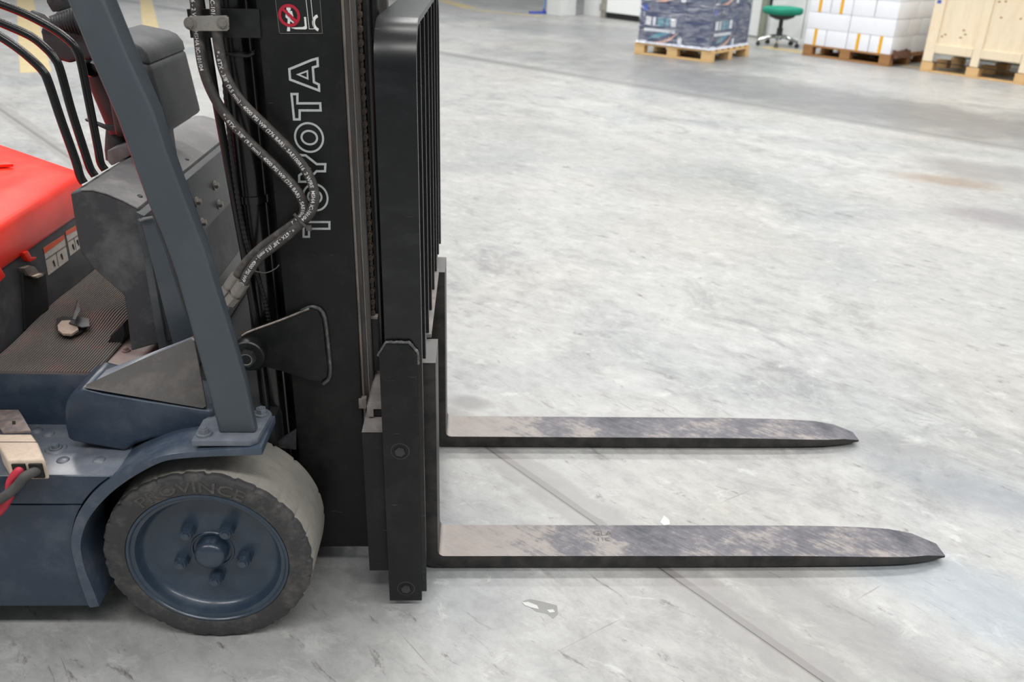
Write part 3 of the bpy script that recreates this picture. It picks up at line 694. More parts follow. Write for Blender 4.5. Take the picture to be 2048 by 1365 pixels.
# rear side cylinders and hoses left of the mast
for yy in (0.052, 0.608):
    c = mk('lift_cylinder', lathe([(0, 0.10), (0.030, 0.10), (0.030, 0.9), (0.0335, 0.9), (0.0335, 0.915), (0.030, 0.915), (0.029, 1.95), (0, 1.95)], (-0.366, yy, 0), 'z', 32), M_TUBE, FL)
tie = bmesh.new()
mk('cable_strap', lathe([(0.0312, -0.003), (0.0325, -0.003), (0.0325, 0.003), (0.0312, 0.003)], (-0.366, 0.052, 1.185), 'z', 32, close=True), M_BLACK, c)
mk('straight_hose', tube([(-0.43, 0.02, 1.7), (-0.411, 0.02, 1.25), (-0.405, 0.02, 1.10), (-0.386, 0.02, 0.806), (-0.378, 0.018, 0.66), (-0.372, 0.01, 0.40)], 0.0078, 12), M_BLACK, FL)
# corrugated conduit
t = bmesh.new(); pr = []
pts = catmull([(-0.380, 0.004, 1.17), (-0.383, 0.006, 1.0), (-0.378, 0.012, 0.84), (-0.352, 0.012, 0.70), (-0.345, 0.012, 0.58)], 30)
tube(pts, [0.0052 if i % 2 else 0.0042 for i in range(len(pts))], 10, t)
mk('corrugated_conduit', t, M_BLACK, FL, smooth=0)
mk('thin_wire', tube(catmull([(-0.3717, 0, 0.7706), (-0.3423, 0, 0.7646), (-0.3215, 0, 0.7735), (-0.3127, 0, 0.7823)], 5), 0.0012, 6), M_FIT, FL)
mk('tie_strap', tube(catmull([(-0.3732, -0.006, 1.189), (-0.3539, -0.006, 1.186), (-0.3317, -0.006, 1.1857), (-0.3195, -0.006, 1.1911)], 5), 0.0028, 6), M_BLACK, FL)

# tilt bracket on the mast with pin
tp = [(-0.4093, -0.016, 0.6095), (-0.3988, -0.016, 0.6303), (-0.3813, -0.016, 0.6408), (-0.3176, -0.016, 0.6666), (-0.2753, -0.016, 0.6863), (-0.2524, -0.016, 0.6933), (-0.2386, -0.016, 0.6879), (-0.2317, -0.016, 0.6688), (-0.2279, -0.016, 0.555), (-0.2313, -0.016, 0.5345), (-0.2436, -0.016, 0.5247), (-0.2667, -0.016, 0.5269), (-0.3281, -0.016, 0.5491), (-0.3586, -0.016, 0.5584), (-0.3752, -0.016, 0.5487), (-0.4011, -0.016, 0.5508), (-0.4121, -0.016, 0.5744)]
TB = mk('tilt_bracket', prism(tp, (0, 0.0155, 0), 0.002, 2), M_MAST, FL)
wp = [(-0.289, -0.004, 0.6706), (-0.2727, -0.004, 0.6833), (-0.2526, -0.004, 0.6914), (-0.2357, -0.004, 0.6849), (-0.2279, -0.004, 0.6635), (-0.2255, -0.004, 0.6057), (-0.2247, -0.004, 0.5523), (-0.2284, -0.004, 0.5269), (-0.2422, -0.004, 0.5121)]
mk('weld_seam', tube(catmull(wp, 5), 0.0046, 8), M_WELD, TB)
mk('bright_edge', tube(catmull([(-0.3987, -0.0165, 0.6306), (-0.3812, -0.0165, 0.6411), (-0.3175, -0.0165, 0.6668), (-0.2753, -0.0165, 0.6854), (-0.2564, -0.0165, 0.6935)], 4), 0.0022, 6), M_WORN, TB)
pc_ = Vector([(-0.3835, -0.03, 0.5969)][0])
mk('pin_washer', lathe([(0, -0.016), (0.031, -0.016), (0.0335, -0.0135), (0.0335, 0.0145), (0, 0.0145)], pc_, 'y', 40), M_BLACK, TB)
nt_ = bmesh.new(); cyl(pc_ + Vector((0, -0.016, 0)), pc_ + Vector((0, -0.030, 0)), 0.0185, 6, 0.001, nt_)
mk('pin_nut', nt_, M_BOLT, TB)
mk('pin_bore', lathe([(0, -0.0303), (0.0105, -0.0303)], pc_, 'y', 24), M_DARK, TB)
mk('bore_rim', lathe([(0.0105, -0.0300), (0.0125, -0.0308), (0.0130, -0.0296)], pc_, 'y', 24, close=True), M_FIT, TB)

# mast lettering: outlined capitals reading upwards
def letter(pts, w=0.0042):
    return mk('mast_lettering', ring_poly(pts, w, (0, 0.0012, 0)), M_LOGO, MR, smooth=0)
letter([(-0.2569, -0.0008, 0.8941), (-0.2413, -0.0008, 0.8944), (-0.2427, -0.0008, 0.8755), (-0.2036, -0.0008, 0.8762), (-0.2047, -0.0008, 0.8581), (-0.245, -0.0008, 0.8574), (-0.2463, -0.0008, 0.8408), (-0.2611, -0.0008, 0.8405)])
def oval(outer, inner):
    for (x0, x1, y0, y1) in (outer, inner):
        pts = [((x0 + x1) / 2 + (x1 - x0) / 2 * math.cos(2 * PI * k / 40), (x0 + x1) / 2 * 0 + (y0 + y1) / 2 + (y1 - y0) / 2 * math.sin(2 * PI * k / 40)) for k in range(40)]
        letter([(x, -0.0008, z) for x, z in pts], 0.0038)
def ext(p): return (p[0][0], p[1][0], p[2][2], p[3][2])
oval(ext([(-0.2556, -0.0008, 0.9233), (-0.2044, -0.0008, 0.9243), (-0.2325, -0.0008, 0.8955), (-0.2285, -0.0008, 0.9516)]), ext([(-0.246, -0.0008, 0.9235), (-0.216, -0.0008, 0.9241), (-0.2314, -0.0008, 0.9107), (-0.2294, -0.0008, 0.9388)]))
letter([(-0.2565, -0.0008, 1.0084), (-0.2415, -0.0008, 1.0077), (-0.2219, -0.0008, 0.9913), (-0.2038, -0.0008, 0.9916), (-0.2059, -0.0008, 0.9736), (-0.2231, -0.0008, 0.9733), (-0.2447, -0.0008, 0.9523), (-0.261, -0.0008, 0.952), (-0.2598, -0.0008, 0.9677), (-0.2416, -0.0008, 0.9807), (-0.2579, -0.0008, 0.992)])
oval(ext([(-0.2615, -0.0008, 1.0395), (-0.2053, -0.0008, 1.0407), (-0.2356, -0.0008, 1.0107), (-0.2313, -0.0008, 1.0686)]), ext([(-0.2494, -0.0008, 1.0398), (-0.2165, -0.0008, 1.0405), (-0.2346, -0.0008, 1.025), (-0.2324, -0.0008, 1.0542)]))
letter([(-0.2617, -0.0008, 1.1213), (-0.2466, -0.0008, 1.1217), (-0.2479, -0.0008, 1.1048), (-0.206, -0.0008, 1.1058), (-0.2061, -0.0008, 1.0886), (-0.2451, -0.0008, 1.0878), (-0.2464, -0.0008, 1.0712), (-0.2608, -0.0008, 1.0709)])
letter([(-0.2621, -0.0008, 1.1649), (-0.2192, -0.0008, 1.1825), (-0.2055, -0.0008, 1.1863), (-0.2058, -0.0008, 1.1688), (-0.215, -0.0008, 1.166), (-0.2149, -0.0008, 1.143), (-0.206, -0.0008, 1.1387), (-0.2065, -0.0008, 1.1238), (-0.2621, -0.0008, 1.1437)])
letter([(-0.2485, -0.0008, 1.1546), (-0.2261, -0.0008, 1.1631), (-0.2265, -0.0008, 1.1454)], 0.0028)
# warning sticker with pictogram
SK = mk('warning_sticker', prism([(-0.2732, -0.0004, 1.2923), (-0.1954, -0.0004, 1.2944), (-0.1956, -0.0004, 1.2268), (-0.2713, -0.0004, 1.225)], (0, 0.0006, 0)), M_STICK, MR, smooth=0)
for seg in ([(-0.2741, -0.0009, 1.2809), (-0.272, -0.0009, 1.2259)], [(-0.2712, -0.0009, 1.225), (-0.1955, -0.0009, 1.2269)], [(-0.1961, -0.0009, 1.2829), (-0.1955, -0.0009, 1.2269)]):
    mk('sticker_edge', tube(seg, 0.0005, 4), M_FIT, SK, smooth=0)
def flat(name, pts, material, d=0.0005):
    return mk(name, prism(pts, (0, d, 0)), material, SK, smooth=0)
def disc(name, c, rx, rz, material, y=None, inner=0.0):
    pts = [(c[0] + rx * math.cos(2 * PI * k / 36), c[1], c[2] + rz * math.sin(2 * PI * k / 36)) for k in range(36)]
    if inner: return mk(name, ring_poly(pts, inner, (0, 0.0004, 0)), material, SK, smooth=0)
    return flat(name, pts, material)
cs = [(-0.2521, -0.0012, 1.2558)][0]; er = [(-0.2711, -0.0012, 1.2553), (-0.2323, -0.0012, 1.2563), (-0.251, -0.0012, 1.2749), (-0.2542, -0.0012, 1.2365)]
disc('pictogram_head', [(-0.2525, -0.0012, 1.2674)][0], 0.0040, 0.0042, M_SIGNWHITE)
flat('pictogram_body', [(-0.2537, -0.0012, 1.2633), (-0.2467, -0.0012, 1.2634), (-0.2458, -0.0012, 1.2576), (-0.2448, -0.0012, 1.2543), (-0.2483, -0.0012, 1.2542), (-0.2499, -0.0012, 1.2567), (-0.2504, -0.0012, 1.25), (-0.243, -0.0012, 1.2435), (-0.2457, -0.0012, 1.2426), (-0.2516, -0.0012, 1.2466), (-0.253, -0.0012, 1.2293), (-0.2584, -0.0012, 1.2292), (-0.2553, -0.0012, 1.2499), (-0.259, -0.0012, 1.2527), (-0.2585, -0.0012, 1.2581)], M_SIGNWHITE)
flat('pictogram_fork', [(-0.2263, -0.0012, 1.254), (-0.2228, -0.0012, 1.254), (-0.2224, -0.0012, 1.2347), (-0.2252, -0.0012, 1.233), (-0.243, -0.0012, 1.233), (-0.2517, -0.0012, 1.2353), (-0.2294, -0.0012, 1.2371), (-0.2261, -0.0012, 1.2389)], M_SIGNWHITE)
letter_o = ring_poly([(-0.2215, -0.0012, 1.2937), (-0.2119, -0.0012, 1.294), (-0.2106, -0.0012, 1.251), (-0.2096, -0.0012, 1.2338), (-0.219, -0.0012, 1.2336)], 0.0009, (0, 0.0004, 0))
mk('pictogram_mast', letter_o, M_SIGNWHITE, SK, smooth=0)
arc = []
a0 = [(-0.1982, -0.0012, 1.2446)][0]
for k in range(11): a = math.radians(110 + 140 * k / 10); arc.append((a0[0] + 0.0145 * math.cos(a), a0[1], a0[2] + 0.0152 * math.sin(a)))
for k in range(11): a = math.radians(250 - 140 * k / 10); arc.append((a0[0] + 0.0095 * math.cos(a), a0[1], a0[2] + 0.0102 * math.sin(a)))
t = bmesh.new()
for k in range(10):
    prism([arc[k], arc[k + 1], arc[20 - k], arc[21 - k]], (0, 0.0004, 0), bm=t)
mk('pictogram_wheel', t, M_SIGNWHITE, SK, smooth=0)
cs2 = (cs[0], -0.002, cs[2])
disc('prohibition_ring', cs2, (er[1][0] - er[0][0]) / 2, (er[2][2] - er[3][2]) / 2, M_SIGNRED, inner=0.0052)
flat('prohibition_bar', [(-0.2655, -0.0026, 1.2656), (-0.2617, -0.0026, 1.269), (-0.2363, -0.0026, 1.2463), (-0.2402, -0.0026, 1.242)], M_SIGNRED)

# ---- hydraulic hoses, clamp and fittings
HB = mk('hose_bracket', prism([(-0.4304, -0.004, 1.2623), (-0.3037, -0.004, 1.2655), (-0.305, -0.004, 1.2169), (-0.4299, -0.004, 1.2138)], (0, 0.010, 0), 0.001), M_BLACK, FL)
CP = mk('clamp_plate', prism([(-0.4135, -0.046, 1.2546), (-0.3511, -0.046, 1.257), (-0.3472, -0.046, 1.2539), (-0.3485, -0.046, 1.2351), (-0.3524, -0.046, 1.2317), (-0.4125, -0.046, 1.2302), (-0.4171, -0.046, 1.2342), (-0.4174, -0.046, 1.2505)], (0, 0.004, 0), 0.001), M_STEEL, HB)
for c in [(-0.4138, -0.046, 1.2425), (-0.3577, -0.046, 1.2443)]:
    t = bmesh.new(); hexbolt(c, (0, -1, 0), 0.0074, 0.008, True, t); mk('clamp_bolt', t, M_FIT, HB)
hA = [(-0.4061, -0.026, 1.3111), (-0.4069, -0.026, 1.2791), (-0.4081, -0.026, 1.23), (-0.4078, -0.026, 1.171), (-0.3969, -0.026, 1.1234), (-0.3743, -0.026, 1.0792), (-0.3381, -0.026, 1.0342), (-0.2962, -0.026, 0.9899), (-0.2639, -0.026, 0.951), (-0.2491, -0.026, 0.9218), (-0.2488, -0.026, 0.901), (-0.2607, -0.026, 0.8847), (-0.2987, -0.026, 0.8567), (-0.3404, -0.026, 0.8251), (-0.3729, -0.026, 0.7932), (-0.3929, -0.026, 0.7632)]
hB = [(-0.3684, -0.036, 1.3126), (-0.3706, -0.036, 1.2807), (-0.372, -0.036, 1.2483), (-0.3726, -0.036, 1.207), (-0.367, -0.036, 1.1579), (-0.3454, -0.036, 1.113), (-0.305, -0.036, 1.0682), (-0.2634, -0.036, 1.0231), (-0.2352, -0.036, 0.9822), (-0.2239, -0.036, 0.9438), (-0.2312, -0.036, 0.9093), (-0.2542, -0.036, 0.882), (-0.2956, -0.036, 0.8458), (-0.3395, -0.036, 0.811), (-0.3663, -0.036, 0.7771), (-0.3787, -0.036, 0.7524)]
def hose(P, texts, r):
    path = catmull(P, 10)
    H_ = mk('hydraulic_hose', tube(path, r, 16), M_HOSE, FL)
    # arc length table
    s = [0.0]
    for a, b_ in zip(path[:-1], path[1:]): s.append(s[-1] + (b_ - a).length)
    def at(q):
        q = max(0, min(s[-1] - 1e-6, q))
        lo, hi = 0, len(s) - 1
        while hi - lo > 1:
            m_ = (lo + hi) // 2
            if s[m_] <= q: lo = m_
            else: hi = m_
        u = (q - s[lo]) / max(1e-9, s[lo + 1] - s[lo])
        p_ = path[lo].lerp(path[lo + 1], u)
        T0 = (path[lo + 1] - path[lo]).normalized()
        T1 = (path[min(lo + 2, len(path) - 1)] - path[lo]).normalized()
        return p_, T0.lerp(T1, u).normalized()
    v0 = Vector((0.25, -1, 0.3)).normalized()
    for (txt, s0, size, tilt) in texts:
        V, F = text_verts(txt, size, 0.0001, 9)
        t = bmesh.new(); vs = []
        for v in V:
            p_, T = at(s0 + v.x)
            Nn = (v0 - T * v0.dot(T)).normalized(); U = Nn.cross(T)
            a = (v.y - size * 0.35) / r + tilt
            vs.append(t.verts.new(p_ + (r + 0.0005) * (math.cos(a) * Nn + math.sin(a) * U)))
        for f in F:
            try: t.faces.new([vs[i] for i in f])
            except ValueError: pass
        mk('hose_print', t, M_PRINT, H_, smooth=0)
    return H_, s[-1]
hose(hA, [('100R16 - 2 WIRE  MSHA IC-101/04', 0.005, 0.0098, -0.35), ('* - 6TX - 3/8" (9.5 mm) - 4000 PSI WP (276 BAR) - SAE100R16  2', 0.23, 0.0098, -0.35)], 0.0092)
hose(hB, [('MSHA IC-101/04', 0.0, 0.0098, -0.35), ('* - 6TX - 3/8" (9.5 mm) - 4000 PSI WP (276 BAR) - SAE100R16  2 WIRE  MSHA IC-101/04', 0.115, 0.0098, -0.35), ('* - 6TX - 3/8" (9.5 mm) - 4000 PSI WP (276 BAR)', 0.505, 0.0098, -0.2)], 0.0092)
# tie around both hoses
mk('hose_tie', tube(catmull([(-0.2636, -0.047, 0.9042), (-0.2569, -0.047, 0.8944), (-0.2482, -0.047, 0.8836), (-0.2393, -0.047, 0.8757)], 4), 0.0032, 8), M_HOSE, FL)
mk('hose_tie', box(tuple(Vector([(-0.2367, -0.05, 0.8778)][0]) - Vector((0.005, 0.004, 0.005))), tuple(Vector([(-0.2367, -0.05, 0.8778)][0]) + Vector((0.005, 0.004, 0.005))), 0.001), M_HOSE, FL)
for (P0, P1, P2, P3, yy) in (([(-0.3914, -0.026, 0.7675)], [(-0.412, -0.024, 0.7385)], [(-0.4263, -0.022, 0.7222)], [(-0.4356, -0.02, 0.707)], 0),
                             ([(-0.3773, -0.036, 0.7567)], [(-0.3981, -0.036, 0.7284)], [(-0.4117, -0.036, 0.713)], [(-0.4218, -0.034, 0.6989)], 1)):
    a, b_, c_, d_ = Vector(P0[0]), Vector(P1[0]), Vector(P2[0]), Vector(P3[0])
    FT = mk('hose_fitting', cyl(a, a.lerp(b_, 0.82), 0.0128, 20, 0.001), M_FIT, FL)
    mk('fitting_collar', cyl(a.lerp(b_, 0.8), b_, 0.0095, 16), M_FIT, FT)
    mk('fitting_nut', cyl(b_, c_, 0.0135, 6, 0.0012), M_FIT, FT)
    mk('fitting_stub', cyl(c_, d_, 0.0085, 14), M_FIT, FT)
mk('fitting_block', box((-0.47, -0.045, 0.585), (-0.425, 0.02, 0.648), 0.004), M_BLACK, FL)

# ---- front wheels
WX, WY, WR = -0.4622, -0.2235, 0.2131
def make_wheel(y_face, sgn):
    W_ = thing('wheel', None, None); W_.parent = FL
    W_.location = (WX, y_face, WR); CEN[W_.name] = Vector((WX, y_face, WR))
    if 'label' in W_: del W_['label']
    # tire
    prof = [(0.1645, 0.004), (0.1665, 0.0005), (0.172, 0.0), (0.186, -0.0015), (0.198, 0.0), (0.2065, 0.002), (0.2115, 0.0065), (0.2131, 0.014), (0.2131, 0.05), (0.2131, 0.10), (0.2131, 0.150), (0.2115, 0.166), (0.206, 0.1735), (0.18, 0.1745), (0.1645, 0.172)]
    def rf(i, a, r):
        u = (a / (2 * PI) * 26) % 1.0
        if i in (5, 6, 7):
            return r - (0.0042 if u < 0.13 else 0.0016 * (0.5 + 0.5 * math.sin(a * 7 + i)) + 0.0008 * math.sin(a * 41))
        if i in (11, 12): return r - (0.004 if u < 0.1 else 0)
        return r
    pr = [(r, h * sgn) for r, h in prof]
    idx = [0] * 7 + [1] * 5 + [0] * 3
    mk('tire', lathe(pr, (WX, y_face, WR), 'y', 260, rfun=rf, mats=idx, close=True), [M_TIRE, M_TREAD], W_, smooth=28)
    prim = [(0.1645, 0.010), (0.1645, 0.0015), (0.1625, 0.0), (0.1595, 0.0), (0.1575, 0.002), (0.1565, 0.0045), (0.1515, 0.005), (0.1485, 0.0065), (0.146, 0.013), (0.142, 0.026), (0.135, 0.034), (0.127, 0.037), (0.06, 0.0375), (0.046, 0.0375), (0.0445, 0.0355), (0.041, 0.0355), (0.0395, 0.039), (0.034, 0.039), (0.0, 0.039)]
    mk('rim', lathe([(r, h * sgn) for r, h in prim], (WX, y_face, WR), 'y', 96), M_RIM, W_, smooth=40)
    cap = [(0.034, 0.038), (0.033, 0.022), (0.0305, 0.013), (0.025, 0.0085), (0.014, 0.006), (0.0, 0.0055)]
    mk('hub_cap', lathe([(r, h * sgn) for r, h in cap], (WX, y_face, WR), 'y', 40), M_RIM, W_, smooth=50)
    for k in range(5):
        a = math.radians(-88 + 72 * k)
        c = Vector((WX + 0.068 * math.cos(a), y_face + 0.0375 * sgn, WR + 0.068 * math.sin(a)))
        t = bmesh.new(); d = Vector((0, -sgn, 0))
        cyl(c, c + d * 0.016, 0.0155, 6, 0.001, t); cyl(c + d * 0.014, c + d * 0.024, 0.0138, 20, 0.001, t, r1=0.0112); cyl(c + d * 0.023, c + d * 0.028, 0.0078, 14, 0.0008, t)
        mk('lug_nut', t, M_RIM, W_, smooth=35)
    return W_
WN = make_wheel(WY, 1)
make_wheel(0.66 + 0.2235, -1)
# raised sidewall lettering
V, F = text_verts('PROVINCE', 0.034, 0.0004)
wtot = max(v.x for v in V)
t = bmesh.new(); vs = []; rb = 0.1735
for v in V:
    a = PI / 2 + 0.09 - (v.x - wtot / 2) * 1.38 / (rb + 0.01)
    r_ = rb + v.y
    vs.append(t.verts.new((WX + r_ * math.cos(a), WY - 0.0023, WR + r_ * math.sin(a))))
for f in F: t.faces.new([vs[i] for i in f])
r_ = bmesh.ops.extrude_face_region(t, geom=t.faces[:])
bmesh.ops.translate(t, verts=[g for g in r_['geom'] if isinstance(g, bmesh.types.BMVert)], vec=(0, 0.003, 0))
mk('sidewall_lettering', t, mat('raised_tire_letters', S(66, 65, 63), 0.7, dust=S(130, 124, 114), dust_amt=0.35, dust_scale=30), WN, smooth=0)

# ---- fender over the wheel
fo = [(-0.3371, -0.235, 0.4966), (-0.4103, -0.235, 0.4917), (-0.4714, -0.235, 0.4857), (-0.5141, -0.235, 0.4769), (-0.5584, -0.235, 0.4579), (-0.6043, -0.235, 0.4323), (-0.6434, -0.235, 0.4041), (-0.6741, -0.235, 0.372), (-0.6965, -0.235, 0.3394), (-0.7111, -0.235, 0.3088), (-0.7214, -0.235, 0.2752), (-0.7255, -0.235, 0.2385), (-0.7248, -0.235, 0.1762), (-0.7198, -0.235, 0.1133), (-0.7164, -0.235, 0.0983)]
fi = [(-0.6961, -0.235, 0.1023), (-0.7011, -0.235, 0.1483), (-0.7076, -0.235, 0.201), (-0.707, -0.235, 0.2474), (-0.6998, -0.235, 0.2802), (-0.6815, -0.235, 0.3211), (-0.6534, -0.235, 0.3588), (-0.6171, -0.235, 0.3959), (-0.5691, -0.235, 0.4324), (-0.5162, -0.235, 0.4627), (-0.4733, -0.235, 0.472), (-0.4121, -0.235, 0.4769), (-0.3387, -0.235, 0.4807)]
ex = -0.322
def smooth_y(P): return [(q.x, -0.235, q.z) for q in catmull(P, 4)]
fo = [fo[0]] + smooth_y(fo[1:]); fi = smooth_y(fi[:-1]) + [fi[-1]]
FD = mk('fender', prism([(ex, -0.235, fo[0][2])] + fo[1:] + fi[:-1] + [(ex, -0.235, fi[-1][2])], (0, 0.122, 0), 0.003, 2, 25), mat('fender_blue_grey', S(58, 69, 84), 0.36, dust=S(126, 128, 134), dust_amt=0.35, dust_scale=5, coat=0.15), FL, smooth=35)
fz = fo[0][2]
# bolted foot plate of the roof pillar
fpz = fz
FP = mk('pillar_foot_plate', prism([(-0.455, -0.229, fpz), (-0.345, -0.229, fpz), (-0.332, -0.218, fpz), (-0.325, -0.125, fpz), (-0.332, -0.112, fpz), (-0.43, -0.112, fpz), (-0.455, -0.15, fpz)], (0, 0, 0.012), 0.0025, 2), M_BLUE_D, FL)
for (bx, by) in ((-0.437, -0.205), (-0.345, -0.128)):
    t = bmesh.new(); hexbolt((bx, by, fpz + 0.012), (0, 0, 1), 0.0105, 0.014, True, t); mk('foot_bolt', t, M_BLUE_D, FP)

# ---- roof pillars
pl = [(-0.5521, -0.2, 1.3013), (-0.5484, -0.2, 1.2872), (-0.5274, -0.2, 1.1978), (-0.5032, -0.2, 1.1069), (-0.4921, -0.2, 1.0473), (-0.477, -0.2, 0.9707), (-0.4606, -0.2, 0.9058), (-0.4468, -0.2, 0.8336), (-0.4318, -0.2, 0.7089), (-0.4202, -0.2, 0.6128), (-0.4105, -0.2, 0.5068)]
prr = [(-0.3395, -0.2, 0.5073), (-0.3495, -0.2, 0.621), (-0.367, -0.2, 0.7279), (-0.3831, -0.2, 0.8183), (-0.3921, -0.2, 0.8794), (-0.4102, -0.2, 0.956), (-0.4335, -0.2, 1.0568), (-0.4443, -0.2, 1.1194), (-0.4706, -0.2, 1.203), (-0.4936, -0.2, 1.2886), (-0.4978, -0.2, 1.3028)]
def ext_top(a, b_, z):    # carry the pillar's slope on above the frame
    k = (z - a[2]) / (a[2] - b_[2]); return (a[0] + (a[0] - b_[0]) * k, a[1], z)
pl = [ext_top(pl[0], pl[2], 2.05)] + pl; prr = prr + [ext_top(prr[-1], prr[-3], 2.05)]
def pillar_mesh(y0, sg):
    t = bmesh.new(); ol = pl + prr
    a_ = [t.verts.new((p_[0], y0, p_[2])) for p_ in ol]
    b_ = [t.verts.new((p_[0], y0 + sg * (0.022 + 0.034 * max(0, min(1, (p_[2] - 0.5) / 0.75))), p_[2])) for p_ in ol]
    n = len(ol); h = len(pl)
    for i in range(n): t.faces.new((a_[i], b_[i], b_[(i + 1) % n], a_[(i + 1) % n]))
    for i in range(h - 1):
        for q_ in (a_, b_): t.faces.new((q_[i], q_[i + 1], q_[n - 2 - i], q_[n - 1 - i]))
    bmesh.ops.recalc_face_normals(t, faces=t.faces[:])
    bev(t, sharp_edges(t, 50), 0.008, 3)
    return t
assert len(pl) == len(prr)
mk('roof_pillar', pillar_mesh(-0.2, 1), M_PILLAR, FL, smooth=50)
mk('roof_pillar', pillar_mesh(0.86, -1), M_PILLAR, FL, smooth=50)

# ---- side body: lower and upper panels, deck, riser
right = [(p_[0] - 0.003, -0.2255, p_[2]) for p_ in fo]
zs, zd_, zb_ = 0.356, 0.425, 0.096
def edge_x(z):
    pts = right[4:]
    for a, b_ in zip(pts[:-1], pts[1:]):
        if min(a[2], b_[2]) <= z <= max(a[2], b_[2]): return a[0] + (b_[0] - a[0]) * (z - a[2]) / (b_[2] - a[2])
    return pts[-1][0]
lowp = [(-1.5, -0.2255, zb_), (edge_x(0.105), -0.2255, zb_)] + [p_ for p_ in reversed(right) if zb_ + 0.01 < p_[2] < zs - 0.004] + [(edge_x(zs - 0.0015), -0.2255, zs - 0.0015), (-1.5, -0.2255, zs - 0.0015)]
mk('side_panel', prism(lowp, (0, 0.03, 0), 0.0015, 2, 25), M_BLUE, FL, smooth=25)
upp = [(-1.5, -0.2255, zs + 0.001), (edge_x(zs + 0.001), -0.2255, zs + 0.001)] + [p_ for p_ in reversed(right) if zs + 0.004 < p_[2] < zd_ - 0.004] + [(edge_x(zd_), -0.2255, zd_), (-1.5, -0.2255, zd_)]
mk('side_panel', prism(upp, (0, 0.03, 0), 0.004, 3, 25), M_BLUE, FL, smooth=25)
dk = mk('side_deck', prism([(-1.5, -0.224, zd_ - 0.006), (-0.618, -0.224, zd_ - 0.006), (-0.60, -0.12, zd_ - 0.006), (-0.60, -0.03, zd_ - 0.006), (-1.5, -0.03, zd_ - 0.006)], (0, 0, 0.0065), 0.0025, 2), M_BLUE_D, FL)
for p_ in [(-0.8061, -0.0756, 0.4255), (-0.7347, -0.1723, 0.4255), (-0.6645, -0.1718, 0.4255), (-0.8369, -0.0621, 0.4255)]:
    mk('deck_rivet', lathe([(0.0125, 0), (0.011, 0.0022), (0.006, 0.0036), (0, 0.004)], p_, 'z', 20), M_BLUE_D, dk)
c = [(-0.7666, -0.1307, 0.4255)][0]
mk('bolt_recess', lathe([(0.0215, 0.0), (0.019, 0.0022), (0.0135, 0.0025), (0.012, 0.0006)], c, 'z', 24), M_BLUE_D, dk)
t = bmesh.new(); hexbolt(c, (0, 0, 1), 0.0078, 0.011, True, t); mk('deck_bolt', t, M_BLUE_D, dk)
mk('riser_panel', box((-1.5, -0.037, 0.418), (-0.70, -0.02, 0.5455), 0.003), M_BLUE, FL)
mk('chassis_frame', box((-1.18, -0.19, 0.10), (-0.735, 0.85, 0.415), 0.01), M_BLACK, FL)
mk('far_side_panel', box((-1.5, 0.855, 0.096), (-0.74, 0.885, 0.425), 0.004), M_BLUE, FL)
mk('far_side_deck', box((-1.5, 0.66, 0.419), (-0.60, 0.884, 0.4255), 0.002), M_BLUE_D, FL)
mk('axle_housing', box((-0.735, -0.035, 0.13), (-0.345, 0.70, 0.44), 0.02), M_DARK, FL)
mk('axle_stub', cyl((WX, -0.05, WR), (WX, 0.0, WR), 0.08, 24), M_DARK, FL)
mk('inner_guard', prism([(-0.3571, -0.02, 0.3603), (-0.3423, -0.02, 0.3798), (-0.3053, -0.02, 0.4058), (-0.3095, -0.02, 0.354)], (0, 0.006, 0)), M_PLAST_B, FL)

# ---- floor of the operator's place: ribbed mat, plate, torn flap
mzb = 0.5485
t = bmesh.new(); nr = 40; x0, x1 = -0.943, -0.703
prof = []
for k in range(nr):
    xa = x0 + (x1 - x0) * k / nr; dx = (x1 - x0) / nr
    prof += [(xa, mzb), (xa + dx * 0.2, mzb + 0.0036), (xa + dx * 0.55, mzb + 0.0036), (xa + dx * 0.75, mzb)]
prof.append((x1, mzb))
def bulge(x, y): return 0.012 * math.exp(-(((x + 0.80) / 0.05) ** 2 + ((y - 0.26) / 0.07) ** 2)) + 0.004 * math.sin(y * 14 + x * 9)
ys = [-0.034 + 0.60 * k / 24 for k in range(25)]
rows = [[t.verts.new((x + 0.004 * math.sin(y * 11), y, z + (bulge(x, y) if y > 0.0 else 0))) for x, z in prof] for y in ys]
for a, b_ in zip(rows[:-1], rows[1:]):
    for i in range(len(prof) - 1): t.faces.new((a[i], a[i + 1], b_[i + 1], b_[i]))
bot = [t.verts.new((x0, -0.034, mzb - 0.004)), t.verts.new((x1, -0.034, mzb - 0.004))]
t.faces.new([bot[0], bot[1]] + list(reversed(rows[0])))
MT = mk('ribbed_floor_mat', t, M_MAT, FL, smooth=0)
hp = [(-0.8845, 0.2027, 0.562), (-0.8783, 0.2199, 0.562), (-0.8477, 0.2151, 0.562), (-0.8138, 0.1935, 0.562), (-0.7972, 0.1636, 0.562), (-0.8006, 0.1287, 0.562), (-0.8135, 0.1075, 0.562), (-0.8439, 0.1276, 0.562), (-0.8665, 0.1617, 0.562)]
mk('mat_hole', prism(hp, (0, 0, 0.0016)), M_DARK, MT)
mk('pedal_button', prism([(-0.8599, 0.1554, 0.565), (-0.8616, 0.18, 0.565), (-0.845, 0.1832, 0.565), (-0.8204, 0.1646, 0.565), (-0.8039, 0.1328, 0.565), (-0.8093, 0.1091, 0.565), (-0.8297, 0.1112, 0.565), (-0.8473, 0.129, 0.565)], (0, 0, 0.006), 0.002), mat('tan_dusty_metal', S(160, 142, 128), 0.6, dust=S(120, 104, 96), dust_amt=0.5, dust_scale=30), MT)
fa = [(-0.836, 0.1598, 0.572), (-0.8322, 0.1988, 0.572), (-0.8009, 0.1829, 0.572), (-0.7823, 0.1423, 0.572), (-0.7975, 0.1365, 0.572)]
